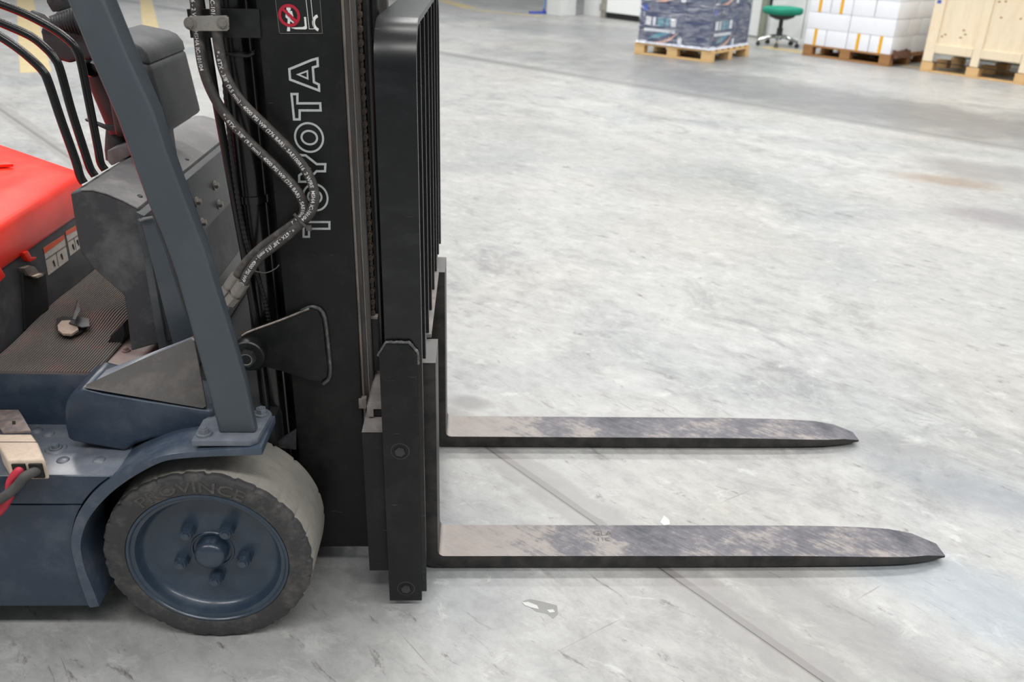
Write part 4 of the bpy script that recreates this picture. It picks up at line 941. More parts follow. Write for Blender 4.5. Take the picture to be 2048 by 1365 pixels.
fb = [(-0.8526, 0.2502, 0.59), (-0.824, 0.1925, 0.59), (-0.8131, 0.1398, 0.59), (-0.8196, 0.1424, 0.59)]
mk('torn_flap', prism(fa, (0, 0, 0.003), 0.001), M_PLAST_B, MT)
mk('torn_flap', prism(fb, (0.003, 0, 0.002)), M_PLAST_B, MT)
mk('floor_plate', box((-0.703, -0.036, 0.535), (-0.56, 0.50, 0.547), 0.002), M_FLOORP, FL)
mk('floor_pan', box((-0.95, -0.018, 0.43), (-0.60, 0.72, 0.534), 0.002), M_DARK, FL)
t = bmesh.new(); hexbolt([(-0.6815, 0.0738, 0.548)][0], (0, 0, 1), 0.006, 0.008, True, t); mk('floor_bolt', t, M_FLOORP, FL)
mk('pedal_arm', prism([(-0.7345, 0.1, 0.5493), (-0.7198, 0.1, 0.5716), (-0.6888, 0.1, 0.6011), (-0.6885, 0.1, 0.5769), (-0.7026, 0.1, 0.5447), (-0.7266, 0.1, 0.532)], (0, 0.06, 0), 0.003), M_DARK, FL)

# ---- front cowl base (blue) and the rubber cover on it
co = [(-0.7341, -0.14, 0.4543), (-0.7333, -0.14, 0.4941), (-0.7291, -0.14, 0.5207), (-0.721, -0.14, 0.5424), (-0.7085, -0.14, 0.5571), (-0.6836, -0.14, 0.5719), (-0.6464, -0.14, 0.5599), (-0.5639, -0.14, 0.5437), (-0.4523, -0.14, 0.5241), (-0.4387, -0.14, 0.523), (-0.4316, -0.14, 0.4835), (-0.4735, -0.14, 0.482), (-0.4776, -0.14, 0.4584), (-0.5243, -0.14, 0.4592), (-0.5656, -0.14, 0.4554), (-0.6005, -0.14, 0.4421), (-0.6262, -0.14, 0.4251), (-0.6828, -0.14, 0.438), (-0.7246, -0.14, 0.4473)]
mk('front_cowl', prism(co, (0, 0.12, 0), 0.010, 3, 40), M_BLUE, FL, smooth=50)
N1, N2 = Vector([(-0.6856, -0.132, 0.5686)][0]), Vector([(-0.4491, -0.132, 0.5206)][0])
R1, R2 = Vector([(-0.6994, -0.05, 0.5562)][0]), Vector([(-0.4839, -0.05, 0.6443)][0])
t = bmesh.new()
top_ = [N1, N2, R2, R1]; low_ = [Vector((p_.x, p_.y, 0.45)) for p_ in top_]
loft([[tuple(p_) for p_ in low_], [tuple(p_) for p_ in top_]], True, t)
bmesh.ops.recalc_face_normals(t, faces=t.faces[:]); bev(t, sharp_edges(t, 20), 0.006, 2)
mk('cowl_ridge', t, M_BLUE_D, FL, smooth=50)
nn = (N2 - N1).cross(R2 - N1).normalized()
if nn.y > 0: nn = -nn
t = bmesh.new()
A_ = N1.lerp(R1, 0.18) + (N2 - N1) * 0.02
tri = [A_, N1.lerp(N2, 0.03), N1.lerp(N2, 0.5), N1.lerp(N2, 0.965), N2.lerp(R2, 0.04), N2.lerp(R2, 0.5), N2.lerp(R2, 0.93), R1.lerp(R2, 0.97) + (N2 - R2) * 0.03, A_.lerp(R2, 0.5)]
prism([tuple(p_ + nn * 0.002) for p_ in tri], tuple(nn * 0.009), 0.003, 2, 20, bm=t)
mk('rubber_cowl_cover', t, M_COVER, FL, smooth=50)

# ---- dash panel body (near face, top, front face)
dn = [(-0.7129, 0.03, 0.9141), (-0.6925, 0.03, 0.9205), (-0.6684, 0.03, 0.921), (-0.6436, 0.03, 0.9144), (-0.614, 0.03, 0.9008), (-0.5855, 0.03, 0.885), (-0.5871, 0.03, 0.8623), (-0.5778, 0.03, 0.7886), (-0.5695, 0.03, 0.6895), (-0.5619, 0.03, 0.6207), (-0.5604, 0.03, 0.5948), (-0.6094, 0.03, 0.5824), (-0.6515, 0.03, 0.5688), (-0.6475, 0.03, 0.6313), (-0.6448, 0.03, 0.6975), (-0.697, 0.03, 0.7575), (-0.7166, 0.03, 0.7918), (-0.7155, 0.03, 0.8497)]
DB = mk('dash_housing', prism(dn, (0, 0.74, 0), 0.006, 3, 28), M_PLAST, FL, smooth=40)
FX = dn[5][0]
# front plate of the dash, facing the mast, with bolts
t = prism([(FX - 0.004, 0.022, dn[5][2] - 0.003), (FX + 0.012, 0.022, dn[5][2] - 0.012), (FX + 0.014, 0.022, 0.45), (FX - 0.004, 0.022, 0.45)], (0, 0.75, 0), 0.004, 2)
FPN = mk('dash_front_plate', t, mat('dash_front_dark', S(60, 62, 65), 0.45, dust=S(104, 104, 106), dust_amt=0.45, dust_scale=4), FL)
for c in [(-0.574, 0.4874, 0.8074), (-0.574, 0.3377, 0.809), (-0.574, 0.5004, 0.7545), (-0.574, 0.3563, 0.7517)]:
    t = bmesh.new(); hexbolt(c, (1, 0, 0), 0.0085, 0.011, True, t); mk('plate_bolt', t, M_FIT, FPN)
# softer cover sheet on the dash top
tc_ = [(-0.6913, 0.028, 0.9226), (-0.6672, 0.028, 0.9231), (-0.6424, 0.028, 0.9165), (-0.6129, 0.028, 0.9029), (-0.5863, 0.028, 0.8876)]
mk('dash_top_cover', prism(tc_ + [(p_[0], p_[1], p_[2] - 0.003) for p_ in reversed(tc_)], (0, 0.744, 0), 0.001, 2), M_PLAST_L, DB, smooth=40)
for c in ([(-0.6018, 0.0824, 0.893)][0], [(-0.6027, 0.3931, 0.893)][0]):
    mk('cover_screw', lathe([(0.007, -0.004), (0.007, 0.003), (0.004, 0.005), (0, 0.005)], c, 'z', 16), M_PLAST_B, DB)
# trim strip between housing and pillar
ts = [(-0.5797, 0.018, 0.8704), (-0.5569, 0.018, 0.8728), (-0.5417, 0.018, 0.8042), (-0.5232, 0.018, 0.6783), (-0.5093, 0.018, 0.6129), (-0.556, 0.018, 0.5912), (-0.5649, 0.018, 0.6935), (-0.5734, 0.018, 0.7909)]
mk('side_trim', prism(ts, (0, 0.006, 0), 0.002, 2), M_PILLAR, FL)
mk('trim_lip', tube(catmull([(-0.5815, 0.012, 0.8702), (-0.5781, 0.012, 0.8672), (-0.5688, 0.012, 0.8704), (-0.5528, 0.012, 0.8737)], 4), 0.003, 8), M_PLAST_L, FL)

# ---- instrument pod on the dash
pb = [(-0.585, 0.985), (-0.603, 1.130), (-0.70, 1.150), (-0.70, 0.975)]
POD = mk('instrument_pod', prism([(x, 0.25, z) for x, z in pb], (0, 0.25, 0), 0.016, 3, 30), M_PLAST_B, FL, smooth=50)
pt_ = [(-0.6025, 1.128), (-0.606, 1.150), (-0.618, 1.166), (-0.635, 1.173), (-0.70, 1.185), (-0.70, 1.148)]
mk('pod_lid', prism([(x, 0.252, z) for x, z in pt_], (0, 0.246, 0), 0.010, 3, 30), M_PLAST, POD, smooth=50)
mk('pod_bracket', box((-0.655, 0.31, 0.885), (-0.62, 0.39, 1.0), 0.004), M_PLAST_B, POD)

# ---- steering column, stalk, levers
hs = [(-0.852, 0.33, 1.184), (-0.8518, 0.33, 1.1597), (-0.8412, 0.33, 1.1395), (-0.8299, 0.33, 1.1222), (-0.8012, 0.33, 1.1166), (-0.7874, 0.33, 1.1221), (-0.749, 0.33, 1.1231), (-0.7248, 0.33, 1.1872), (-0.7177, 0.33, 1.2274), (-0.7683, 0.33, 1.234), (-0.8102, 0.33, 1.2211), (-0.8301, 0.33, 1.2047)]
SC = mk('steering_column', prism(hs, (0, 0.09, 0), 0.012, 3, 30), M_PLAST_B, FL, smooth=50)
a, b_ = Vector([(-0.7674, 0.37, 1.1216)][0]), Vector([(-0.7284, 0.37, 0.9643)][0])
mk('column_tube', cyl(a, b_, 0.030, 24), M_SHIFT, SC)
mk('column_clamp', lathe([(0.014, -0.012), (0.018, -0.006), (0.018, 0.006), (0.014, 0.012), (0, 0.012)], Vector([(-0.7518, 0.32, 1.1087)][0]), 'y', 20), M_TUBE, SC)
a, b_ = Vector([(-0.8183, 0.32, 1.1999)][0]), Vector([(-0.7635, 0.33, 1.2043)][0])
t = bmesh.new(); n_ = 19
tube([a.lerp(b_, k / (n_ - 1)) for k in range(n_)], [(0.009 + 0.022 * (k / (n_ - 1)) ** 0.8) * (1.0 if k % 2 else 0.86) for k in range(n_)], 24, t)
mk('ribbed_boot', t, M_PLAST_B, SC, smooth=50)
a, b_ = Vector([(-0.8574, 0.315, 1.2191)][0]), Vector([(-0.8082, 0.32, 1.1931)][0])
mk('direction_stalk', tube([a, a.lerp(b_, 0.05), a.lerp(b_, 0.45), a.lerp(b_, 0.6), b_], [0.004, 0.0085, 0.0105, 0.0075, 0.0085], 16), M_PLAST_B, SC)
mk('wheel_hub', prism([(-0.8382, 0.36, 1.2716), (-0.8411, 0.36, 1.2369), (-0.8327, 0.36, 1.2161), (-0.7817, 0.36, 1.2295), (-0.7525, 0.36, 1.2739)], (0, 0.07, 0), 0.008, 2), M_PLAST_B, SC, smooth=50)
mk('hub_strip', prism([(-0.838, 0.35, 1.2097), (-0.786, 0.35, 1.2291), (-0.7827, 0.35, 1.2242), (-0.8348, 0.35, 1.2048)], (0, 0.05, 0), 0.002), M_PLAST_L, SC)
mk('tilt_handle', prism([(-0.78, 0.3, 1.0041), (-0.7718, 0.3, 1.0021), (-0.7425, 0.3, 0.9907), (-0.7046, 0.3, 0.9904), (-0.7065, 0.3, 0.9794), (-0.7326, 0.3, 0.9789), (-0.7586, 0.3, 0.9915), (-0.7767, 0.3, 0.9987)], (0, 0.015, 0), 0.003), M_PLAST_B, SC)
c = Vector([(-0.7467, 0.38, 0.918)][0])
mk('column_boot', lathe([(0.034, -0.02), (0.033, 0.0), (0.028, 0.025), (0.022, 0.05), (0.0, 0.052)], c, 'z', 24), M_PLAST_B, SC, smooth=50)
mk('boot_base', prism([(-0.7437, 0.3, 0.9343), (-0.6866, 0.3, 0.9544), (-0.6915, 0.3, 0.9241), (-0.7398, 0.3, 0.8994), (-0.7465, 0.3, 0.9117)], (0, 0.10, 0), 0.006, 2), M_PLAST_L, SC)
lev = [(0.075, [(-0.7028, 0.075, 0.9231), (-0.708, 0.075, 0.9373), (-0.7113, 0.075, 0.9714), (-0.7235, 0.075, 1.0473), (-0.733, 0.075, 1.1176), (-0.7391, 0.075, 1.1377), (-0.7537, 0.075, 1.1564), (-0.7765, 0.075, 1.1783), (-0.8047, 0.075, 1.1989), (-0.852, 0.075, 1.2282)]),
       (0.14, [(-0.7076, 0.14, 0.9202), (-0.7147, 0.14, 0.9369), (-0.72, 0.14, 0.974), (-0.7301, 0.14, 1.0522), (-0.7365, 0.14, 1.1294), (-0.7426, 0.14, 1.1519), (-0.7559, 0.14, 1.1711), (-0.7815, 0.14, 1.1935), (-0.8328, 0.14, 1.2168), (-0.8834, 0.14, 1.2397)]),
       (0.20, [(-0.711, 0.2, 0.9175), (-0.7176, 0.2, 0.9335), (-0.7176, 0.2, 0.9687), (-0.7188, 0.2, 1.0586), (-0.7201, 0.2, 1.133), (-0.7233, 0.2, 1.1581), (-0.7343, 0.2, 1.1779), (-0.7638, 0.2, 1.2018), (-0.8118, 0.2, 1.2277), (-0.8562, 0.2, 1.245), (-0.9091, 0.2, 1.2637)])]
for y_, P_ in lev:
    L_ = mk('hydraulic_lever', tube(catmull(P_, 7), 0.0084, 14), M_TUBE, FL)

# ---- battery compartment and red hood
BX = mk('battery_case', box((-1.5, -0.15, 0.43), (-0.945, 0.64, 0.712), 0.006), M_BATT, FL)
for q, hd in (([(-0.9442, 0.3291, 0.6922), (-0.9442, 0.4381, 0.6879), (-0.9442, 0.434, 0.6219), (-0.9442, 0.3242, 0.6241)], [(-0.9438, 0.3283, 0.6924), (-0.9438, 0.4373, 0.6882), (-0.9438, 0.4369, 0.6779), (-0.9438, 0.3268, 0.6779)]),
              ([(-0.9442, 0.4486, 0.6923), (-0.9442, 0.5207, 0.6886), (-0.9442, 0.518, 0.6283), (-0.9442, 0.4487, 0.6286)], [(-0.9438, 0.4478, 0.6925), (-0.9438, 0.5198, 0.6889), (-0.9438, 0.519, 0.677), (-0.9438, 0.4474, 0.6822)])):
    LB = mk('warning_label', prism(q, (-0.0008, 0, 0)), M_LABEL, BX, smooth=0)
    mk('label_header', prism(hd, (-0.0005, 0, 0)), M_LORANGE, LB, smooth=0)
    p0, p1, p2, p3 = [Vector(v) for v in q]
    for u in (0.42,):
        mk('label_rule', tube([p0.lerp(p3, u) + Vector((0.0004, 0, 0)), p1.lerp(p2, u) + Vector((0.0004, 0, 0))], 0.0007, 4), M_LINE, LB, smooth=0)
    mk('label_rule', tube([p0.lerp(p1, 0.5).lerp(p3.lerp(p2, 0.5), 0.42) + Vector((0.0004, 0, 0)), p0.lerp(p1, 0.5).lerp(p3.lerp(p2, 0.5), 0.95) + Vector((0.0004, 0, 0))], 0.0006, 4), M_LINE, LB, smooth=0)
    for u, w_ in ((0.3, 0.62), (0.7, 0.58)):
        m_ = p0.lerp(p1, u).lerp(p3.lerp(p2, u), w_) + Vector((0.0004, 0, 0))
        mk('label_figure', tube([m_, m_ + Vector((0, 0.004, -0.016))], [0.003, 0.0012], 6), M_LINE, LB, smooth=0)
# latch bracket on the case
lp = [(-0.93, 0.2012, 0.689), (-0.93, 0.2282, 0.686), (-0.93, 0.2474, 0.6751), (-0.93, 0.259, 0.6571), (-0.93, 0.2843, 0.6461), (-0.93, 0.2765, 0.6403), (-0.93, 0.2411, 0.6504), (-0.93, 0.2142, 0.6659)]
mk('latch_bracket', prism(lp, (-0.02, 0, 0), 0.002), M_PLATE, BX)
mk('latch_strap', prism([(-0.938, 0.2079, 0.6767), (-0.938, 0.3028, 0.6363), (-0.938, 0.2749, 0.5288), (-0.938, 0.1656, 0.553)], (-0.01, 0, 0), 0.002), M_DARK, BX)
mk('latch_tongue', prism([(-0.92, 0.2199, 0.6626), (-0.92, 0.2521, 0.6574), (-0.92, 0.2587, 0.6499), (-0.92, 0.2305, 0.6535)], (-0.01, 0, 0), 0.002), M_TAN, BX)
# hood: top outline with chamfered far corner, rolled front edge
def hood_ring(off, z):
    # outline seen from above, front edge at x = -0.945 + off
    return [(-1.5, -0.16, z), (-0.945 + off, -0.16, z), (-0.945 + off, 0.575, z), (-0.975 + off, 0.63, z), (-1.30 + off, 0.90, z), (-1.5, 0.90, z)]
t = bmesh.new()
loft([hood_ring(0.004, 0.7125), hood_ring(0.008, 0.722), hood_ring(0.005, 0.785), hood_ring(0.001, 0.797), hood_ring(-0.008, 0.803), hood_ring(-0.10, 0.810)], True, t)
HD = mk('hood', t, M_RED, FL, smooth=42)
mk('hood_grip', prism([(-1.2035, 0.6778, 0.813), (-1.1209, 0.6091, 0.813), (-1.1623, 0.5955, 0.813)], (0, 0, 0.008), 0.003), M_RED, HD)
t = bmesh.new()
prism([(-0.925, 0.0541, 0.7548), (-0.925, 0.1043, 0.7315), (-0.925, 0.1189, 0.7031), (-0.925, 0.0893, 0.6987), (-0.925, 0.0297, 0.7015)], (-0.03, 0, 0), 0.005, bm=t)
mk('hood_corner', t, M_RED, HD)
mk('hood_catch', prism([(-0.934, 0.2209, 0.7186), (-0.934, 0.243, 0.7155), (-0.934, 0.2513, 0.6968), (-0.934, 0.2707, 0.6909), (-0.934, 0.2688, 0.6867), (-0.934, 0.2429, 0.6889), (-0.934, 0.2352, 0.693)], (-0.012, 0, 0), 0.002), M_RED, HD)

# ---- battery connector with red and black cable on the deck
q = [(-0.8581, -0.1586, 0.478), (-0.7918, -0.1579, 0.478), (-0.7642, -0.1905, 0.478), (-0.7252, -0.2478, 0.478), (-0.7933, -0.2517, 0.478), (-0.8363, -0.1984, 0.478)]
CN = mk('battery_connector', prism(q, (0, 0, -0.046), 0.006, 3, 40), M_TAN, FL, smooth=50)
mk('connector_seam', tube([tuple(Vector(v) + Vector((0, 0, 0.0004))) for v in [(-0.8408, -0.1895, 0.478), (-0.766, -0.1887, 0.478)]], 0.0008, 4), M_LINE, CN, smooth=0)
q2 = [(-0.9122, -0.0771, 0.48), (-0.8543, -0.0764, 0.48), (-0.835, -0.1002, 0.48), (-0.7916, -0.1573, 0.48), (-0.8445, -0.1616, 0.48), (-0.8748, -0.128, 0.48), (-0.8865, -0.1281, 0.48)]
mk('connector_plate', prism(q2, (0, 0, 0.005), 0.001), M_PLATE, CN)
mk('plate_slot', prism([(-0.8441, -0.1232, 0.4855), (-0.8377, -0.1231, 0.4855), (-0.8322, -0.1346, 0.4855), (-0.8385, -0.1347, 0.4855)], (0, 0, 0.0006)), M_DARK, CN)
ny = q[4][1]
nx0, nx1 = q[4][0], q[3][0]
for i in range(2):
    xa = nx0 + 0.006 + i * (nx1 - nx0 - 0.006) / 2; xb = xa + (nx1 - nx0 - 0.018) / 2
    mk('connector_socket', box((xa, ny - 0.0022, 0.438), (xb, ny + 0.003, 0.470), 0.004), M_DARK, CN)
for i, (mt, pp) in enumerate(((M_CABR, [(33, 935), (24, 962), (18, 985), (12, 1002), (0, 1020), (-30, 1046), (-70, 1060)]), (M_CABB, [(66, 934), (52, 952), (36, 972), (16, 988), (0, 998), (-40, 1015), (-80, 1020)]))):
    pass
ca = [(-0.7955, -0.25, 0.4303), (-0.8051, -0.25, 0.4037), (-0.8176, -0.25, 0.3814), (-0.8381, -0.25, 0.3576), (-0.8795, -0.25, 0.3263), (-0.9212, -0.25, 0.3117)]
sa = (nx0 + 0.006 + (nx1 - nx0 - 0.018) / 4, ny, 0.455)
mk('power_cable', tube(catmull([(sa[0], sa[1] + 0.02, 0.455), sa] + ca, 7), 0.0095, 14), M_CABR, CN)['label'] = 'red cable'
cb = [(-0.7581, -0.268, 0.4522), (-0.7775, -0.268, 0.4305), (-0.8003, -0.268, 0.4109), (-0.8242, -0.268, 0.3958), (-0.8627, -0.268, 0.3782), (-0.9016, -0.268, 0.3711)]
sb = (nx0 + 0.006 + (nx1 - nx0 - 0.006) / 2 + (nx1 - nx0 - 0.018) / 4, ny, 0.455)
mk('power_cable', tube(catmull([(sb[0], sb[1] + 0.02, 0.455), sb] + cb, 7), 0.0095, 14), M_CABB, CN)['label'] = 'black cable'

# ---- rear end: counterweight and steered wheel
mk('counterweight', prism([(-1.5, -0.2255, 0.12), (-1.62, -0.17, 0.12), (-1.70, 0.0, 0.12), (-1.70, 0.66, 0.12), (-1.62, 0.83, 0.12), (-1.5, 0.8855, 0.12)], (0, 0, 0.59), 0.02, 3, 25), M_BLUE, FL)
RW = mk('rear_wheel', lathe([(0.0, -0.07), (0.13, -0.07), (0.185, -0.08), (0.20, -0.07), (0.20, 0.07), (0.185, 0.08), (0.13, 0.07), (0.0, 0.07)], (-1.42, 0.33, 0.20), 'y', 48), M_TIRE, FL)
# ================================================================== stored goods in the background
M_PINE = mat('pine_pallet_wood', S(214, 180, 128), 0.65, dust=S(180, 138, 88), dust_amt=0.6, dust_scale=4, stretch=(0.5, 4, 4))
M_PINE_D = mat('old_pallet_wood', S(160, 116, 72), 0.7, dust=S(110, 80, 56), dust_amt=0.6, dust_scale=4, stretch=(0.5, 4, 4))
M_PLY = mat('pale_plywood', S(228, 213, 186), 0.6, dust=S(204, 176, 138), dust_amt=0.4, dust_scale=2, stretch=(1, 1, 0.4))
M_PLYF = mat('crate_foot_wood', S(208, 172, 122), 0.65, dust=S(180, 140, 94), dust_amt=0.4, dust_scale=6)
M_CARTON = mat('printed_carton_blue_grey', S(66, 76, 106), 0.45, dust=S(110, 116, 136), dust_amt=0.3, dust_scale=3)
M_WHITEBOX = mat('white_carton', S(232, 234, 240), 0.5, dust=S(206, 208, 214), dust_amt=0.3, dust_scale=2, vary=0.03)
M_STRAP = mat('yellow_tape', S(226, 168, 24), 0.45, vary=0.05)
M_CARD = mat('brown_cardboard', S(150, 112, 96), 0.7, dust=S(120, 84, 70), dust_amt=0.5, dust_scale=6)
def ang(v): return math.atan2(v[1], v[0])

def pallet(name, label, loc, rz, lx, ly, wood, group=None):
    """local x along the front, y to the back, near-front corner at (lx, 0)"""
    T = thing(name, label, 'pallet', loc, rz, group)
    for i in range(3):
        y = i * (ly - 0.10) / 2
        mk('bottom_board', box((0, y, 0), (lx, y + 0.10, 0.022), 0.002, 1), wood, T, smooth=0)
        for k in range(3):
            x = k * (lx - 0.145) / 2
            mk('block', box((x, y + 0.002, 0.022), (x + 0.145, y + 0.098, 0.100), 0.003, 1), wood, T, smooth=0)
    for k in range(3):
        x = k * (lx - 0.145) / 2
        mk('stringer_board', box((x, 0, 0.100), (x + 0.145, ly, 0.122), 0.002, 1), wood, T, smooth=0)
    n = 7
    for i in range(n):
        y = i * (ly - 0.10) / (n - 1)
        mk('deck_board', box((0, y, 0.122), (lx, y + 0.10, 0.144), 0.002, 1), wood, T, smooth=0)
    return T
# --- wrapped pallet: corner L at (2.16,10.14), near corner at (2.99,9.38)
r1 = math.radians(-42.0)
P1 = (2.145, 10.135, 0)
pallet('wood_pallet', 'light pine pallet under dark cartons in clear stretch wrap', P1, r1, 1.13, 1.06, M_PINE)
def local(P, r, x, y, z): return (P[0] + x * math.cos(r) - y * math.sin(r), P[1] + x * math.sin(r) + y * math.cos(r), P[2] + z)
M_TEAL = mat('print_teal', S(80, 150, 166), 0.5, vary=0.05)
M_PEACH = mat('print_peach', S(222, 170, 146), 0.5, vary=0.05)
M_PW = mat('print_pale', S(226, 228, 232), 0.5, vary=0.05)
M_PMAG = mat('print_maroon', S(84, 52, 84), 0.5)
M_PBLUE = mat('print_blue', S(60, 92, 178), 0.5)
CW, CD, CH = 0.665, 0.372, 0.50
def printed_carton(lab):
    T = thing('carton', lab, 'carton', group='dark printed cartons on the wrapped pallet')
    B = mk('carton_body', box((0, 0, 0), (CW, CD, CH), 0.008, 2), M_CARTON, T)
    for face in (0,):
        def pt(u, v, d):   # u along the face, v up
            if face == 0: return (u, -d, v)
            return (CW + d, u, v)
        wd = CW if face == 0 else CD
        def patch(name, pts, m):
            vec = (0, 0.0012, 0) if face == 0 else (-0.0012, 0, 0)
            mk(name, prism([pt(u * wd, v * CH, 0.0012) for u, v in pts], vec), m, B, smooth=0)
        patch('print_bar', [(0.12, 0.31), (0.80, 0.31), (0.80, 0.38), (0.12, 0.38)], M_PW)
        for k, (u, w_) in enumerate(((0.14, 0.12), (0.30, 0.06), (0.40, 0.14), (0.58, 0.08), (0.70, 0.11))):
            patch('print_block', [(u, 0.46), (u + w_, 0.46), (u + w_, 0.66), (u, 0.66)], M_TEAL if k in (2, 3) else M_PW)
        patch('print_swoosh', [(0.20, 0.12), (0.45, 0.17), (0.62, 0.25), (0.86, 0.42), (0.62, 0.31), (0.40, 0.27)], M_TEAL)
        patch('print_swoosh', [(0.30, 0.03), (0.55, 0.10), (0.72, 0.20), (0.90, 0.36), (0.72, 0.13), (0.55, 0.03)], M_PEACH)
        patch('print_mark', [(0.88, 0.05), (0.97, 0.05), (0.97, 0.21), (0.88, 0.21)], M_PW)
        patch('print_mark', [(0.05, 0.80), (0.17, 0.80), (0.17, 0.94), (0.05, 0.94)], M_PBLUE)
        patch('print_mark', [(0.17, 0.84), (0.22, 0.84), (0.22, 0.92), (0.17, 0.92)], M_PMAG)
        patch('print_line', [(0.04, 0.04), (0.20, 0.04), (0.20, 0.075), (0.04, 0.075)], M_PW)
    return T
def dup(root, loc, rz, label=None):
    r = root.copy(); COL.objects.link(r); r.location = loc; r.rotation_euler = (0, 0, rz)
    if label: r['label'] = label
    for ch in list(root.children):
        c_ = ch.copy(); COL.objects.link(c_); c_.parent = r
        for g in list(ch.children):
            d_ = g.copy(); COL.objects.link(d_); d_.parent = c_
    return r
cproto = None
wheelp = [(0.045, 0.005 - 0.0, 0, 'long printed side along the open floor'), (1.085, 0.005, PI / 2, 'long printed side turned to the swivel chair'),
          (1.085, 1.015, PI, 'long printed side turned to the wall'), (0.045, 1.015, -PI / 2, 'long printed side turned to the sectional door')]
wheelp = [(0.043, 0.006, 0.0, wheelp[0][3]), (1.087, 0.006, PI / 2, wheelp[1][3]), (1.087, 1.050, PI, wheelp[2][3]), (0.043, 1.050, -PI / 2, wheelp[3][3])]
for lz in range(2):
    for (x, y, ra, txt) in wheelp:
        z = 0.1455 + lz * (CH + 0.003)
        lab = 'dark printed carton in the wrapped %s layer, %s' % ('lower' if lz == 0 else 'upper', txt)
        loc = local(P1, r1, x, y, z)
        if cproto is None:
            cproto = printed_carton(lab); cproto.location = loc; cproto.rotation_euler = (0, 0, r1 + ra)
        else: dup(cproto, loc, r1 + ra, lab)
# clear film around the load
def film_material():
    m = bpy.data.materials.new('clear_stretch_film'); m.use_nodes = True
    N = m.node_tree.nodes; L = m.node_tree.links
    N.remove(N['Principled BSDF']); out = N['Material Output']
    g = N.new('ShaderNodeBsdfGlossy'); g.inputs['Roughness'].default_value = 0.1
    d = N.new('ShaderNodeBsdfDiffuse'); d.inputs['Color'].default_value = S(214, 220, 232)
    tr = N.new('ShaderNodeBsdfTransparent'); tr.inputs['Color'].default_value = (0.94, 0.95, 0.97, 1)
    tc = N.new('ShaderNodeTexCoord'); mp = N.new('ShaderNodeMapping'); mp.inputs['Scale'].default_value = (1.5, 1.5, 7); mp.inputs['Rotation'].default_value = (0.25, 0.2, 0)
    L.new(tc.outputs['Object'], mp.inputs['Vector'])
    n = N.new('ShaderNodeTexNoise'); n.inputs['Scale'].default_value = 4; n.inputs['Detail'].default_value = 5; n.inputs['Distortion'].default_value = 1.2; L.new(mp.outputs['Vector'], n.inputs['Vector'])
    bp = N.new('ShaderNodeBump'); bp.inputs['Strength'].default_value = 1.0; bp.inputs['Distance'].default_value = 0.03; L.new(n.outputs['Fac'], bp.inputs['Height'])
    L.new(bp.outputs['Normal'], g.inputs['Normal'])
    m1 = N.new('ShaderNodeMixShader'); m1.inputs['Fac'].default_value = 0.28; L.new(g.outputs[0], m1.inputs[1]); L.new(d.outputs[0], m1.inputs[2])
    r = N.new('ShaderNodeMapRange'); r.inputs['From Min'].default_value = 0.42; r.inputs['From Max'].default_value = 0.72; r.inputs['To Min'].default_value = 0.04; r.inputs['To Max'].default_value = 0.5
    L.new(n.outputs['Fac'], r.inputs['Value'])
    m2 = N.new('ShaderNodeMixShader'); L.new(r.outputs['Result'], m2.inputs['Fac']); L.new(tr.outputs[0], m2.inputs[1]); L.new(m1.outputs[0], m2.inputs[2])
    L.new(m2.outputs[0], out.inputs['Surface'])
    return m
t = bmesh.new(); rings = []
for k in range(26):
    z = 0.150 + 0.99 * k / 25; ring = []
    x0_, x1_, y0_, y1_ = 0.034, 1.096, -0.002, 1.058
    for (xa, ya, xb, yb) in ((x0_, y0_, x1_, y0_), (x1_, y0_, x1_, y1_), (x1_, y1_, x0_, y1_), (x0_, y1_, x0_, y0_)):
        for j in range(10):
            u = j / 10
            w_ = 0.006 * math.sin(k * 1.9 + j * 2.3) * (1 if j else 0)
            nx_, ny_ = (yb - ya), -(xb - xa); ln = math.hypot(nx_, ny_)
            ring.append((xa + (xb - xa) * u + nx_ / ln * abs(w_), ya + (yb - ya) * u + ny_ / ln * abs(w_), z))
    rings.append(ring)
loft(rings, False, t)
SW = mk('stretch_wrap', t, film_material(), smooth=60, origin=(0, 0, 0))
SW.location = P1; SW.rotation_euler = (0, 0, r1)
tag(SW, 'crinkled clear stretch wrap around the dark printed cartons', 'plastic wrap')
# crumpled film skirt lying over the pallet's edge
t = bmesh.new(); rows = []
for (x0_, y0_, x1_, y1_, nx_, ny_) in ((0.02, -0.004, 1.115, -0.004, 0, -1), (1.115, -0.004, 1.115, 1.05, 1, 0)):
    top_r = []; low_r = []
    for j in range(41):
        u = j / 40; x = x0_ + (x1_ - x0_) * u; y = y0_ + (y1_ - y0_) * u
        a = 0.004 + 0.010 * random.random(); zz = 0.1455 + 0.004 * random.random()
        top_r.append(t.verts.new((x - nx_ * 0.025, y - ny_ * 0.012, 0.166 + 0.014 * random.random()))); low_r.append(t.verts.new((x + nx_ * a, y + ny_ * a, zz)))
    for j in range(40): t.faces.new((top_r[j], top_r[j + 1], low_r[j + 1], low_r[j]))
M_FILMW = mat('crumpled_white_film', S(200, 203, 212), 0.25, vary=0.05)
SK2 = mk('film_skirt', t, M_FILMW, SW, smooth=0, origin=(0, 0, 0)); SK2.location = (0, 0, 0)

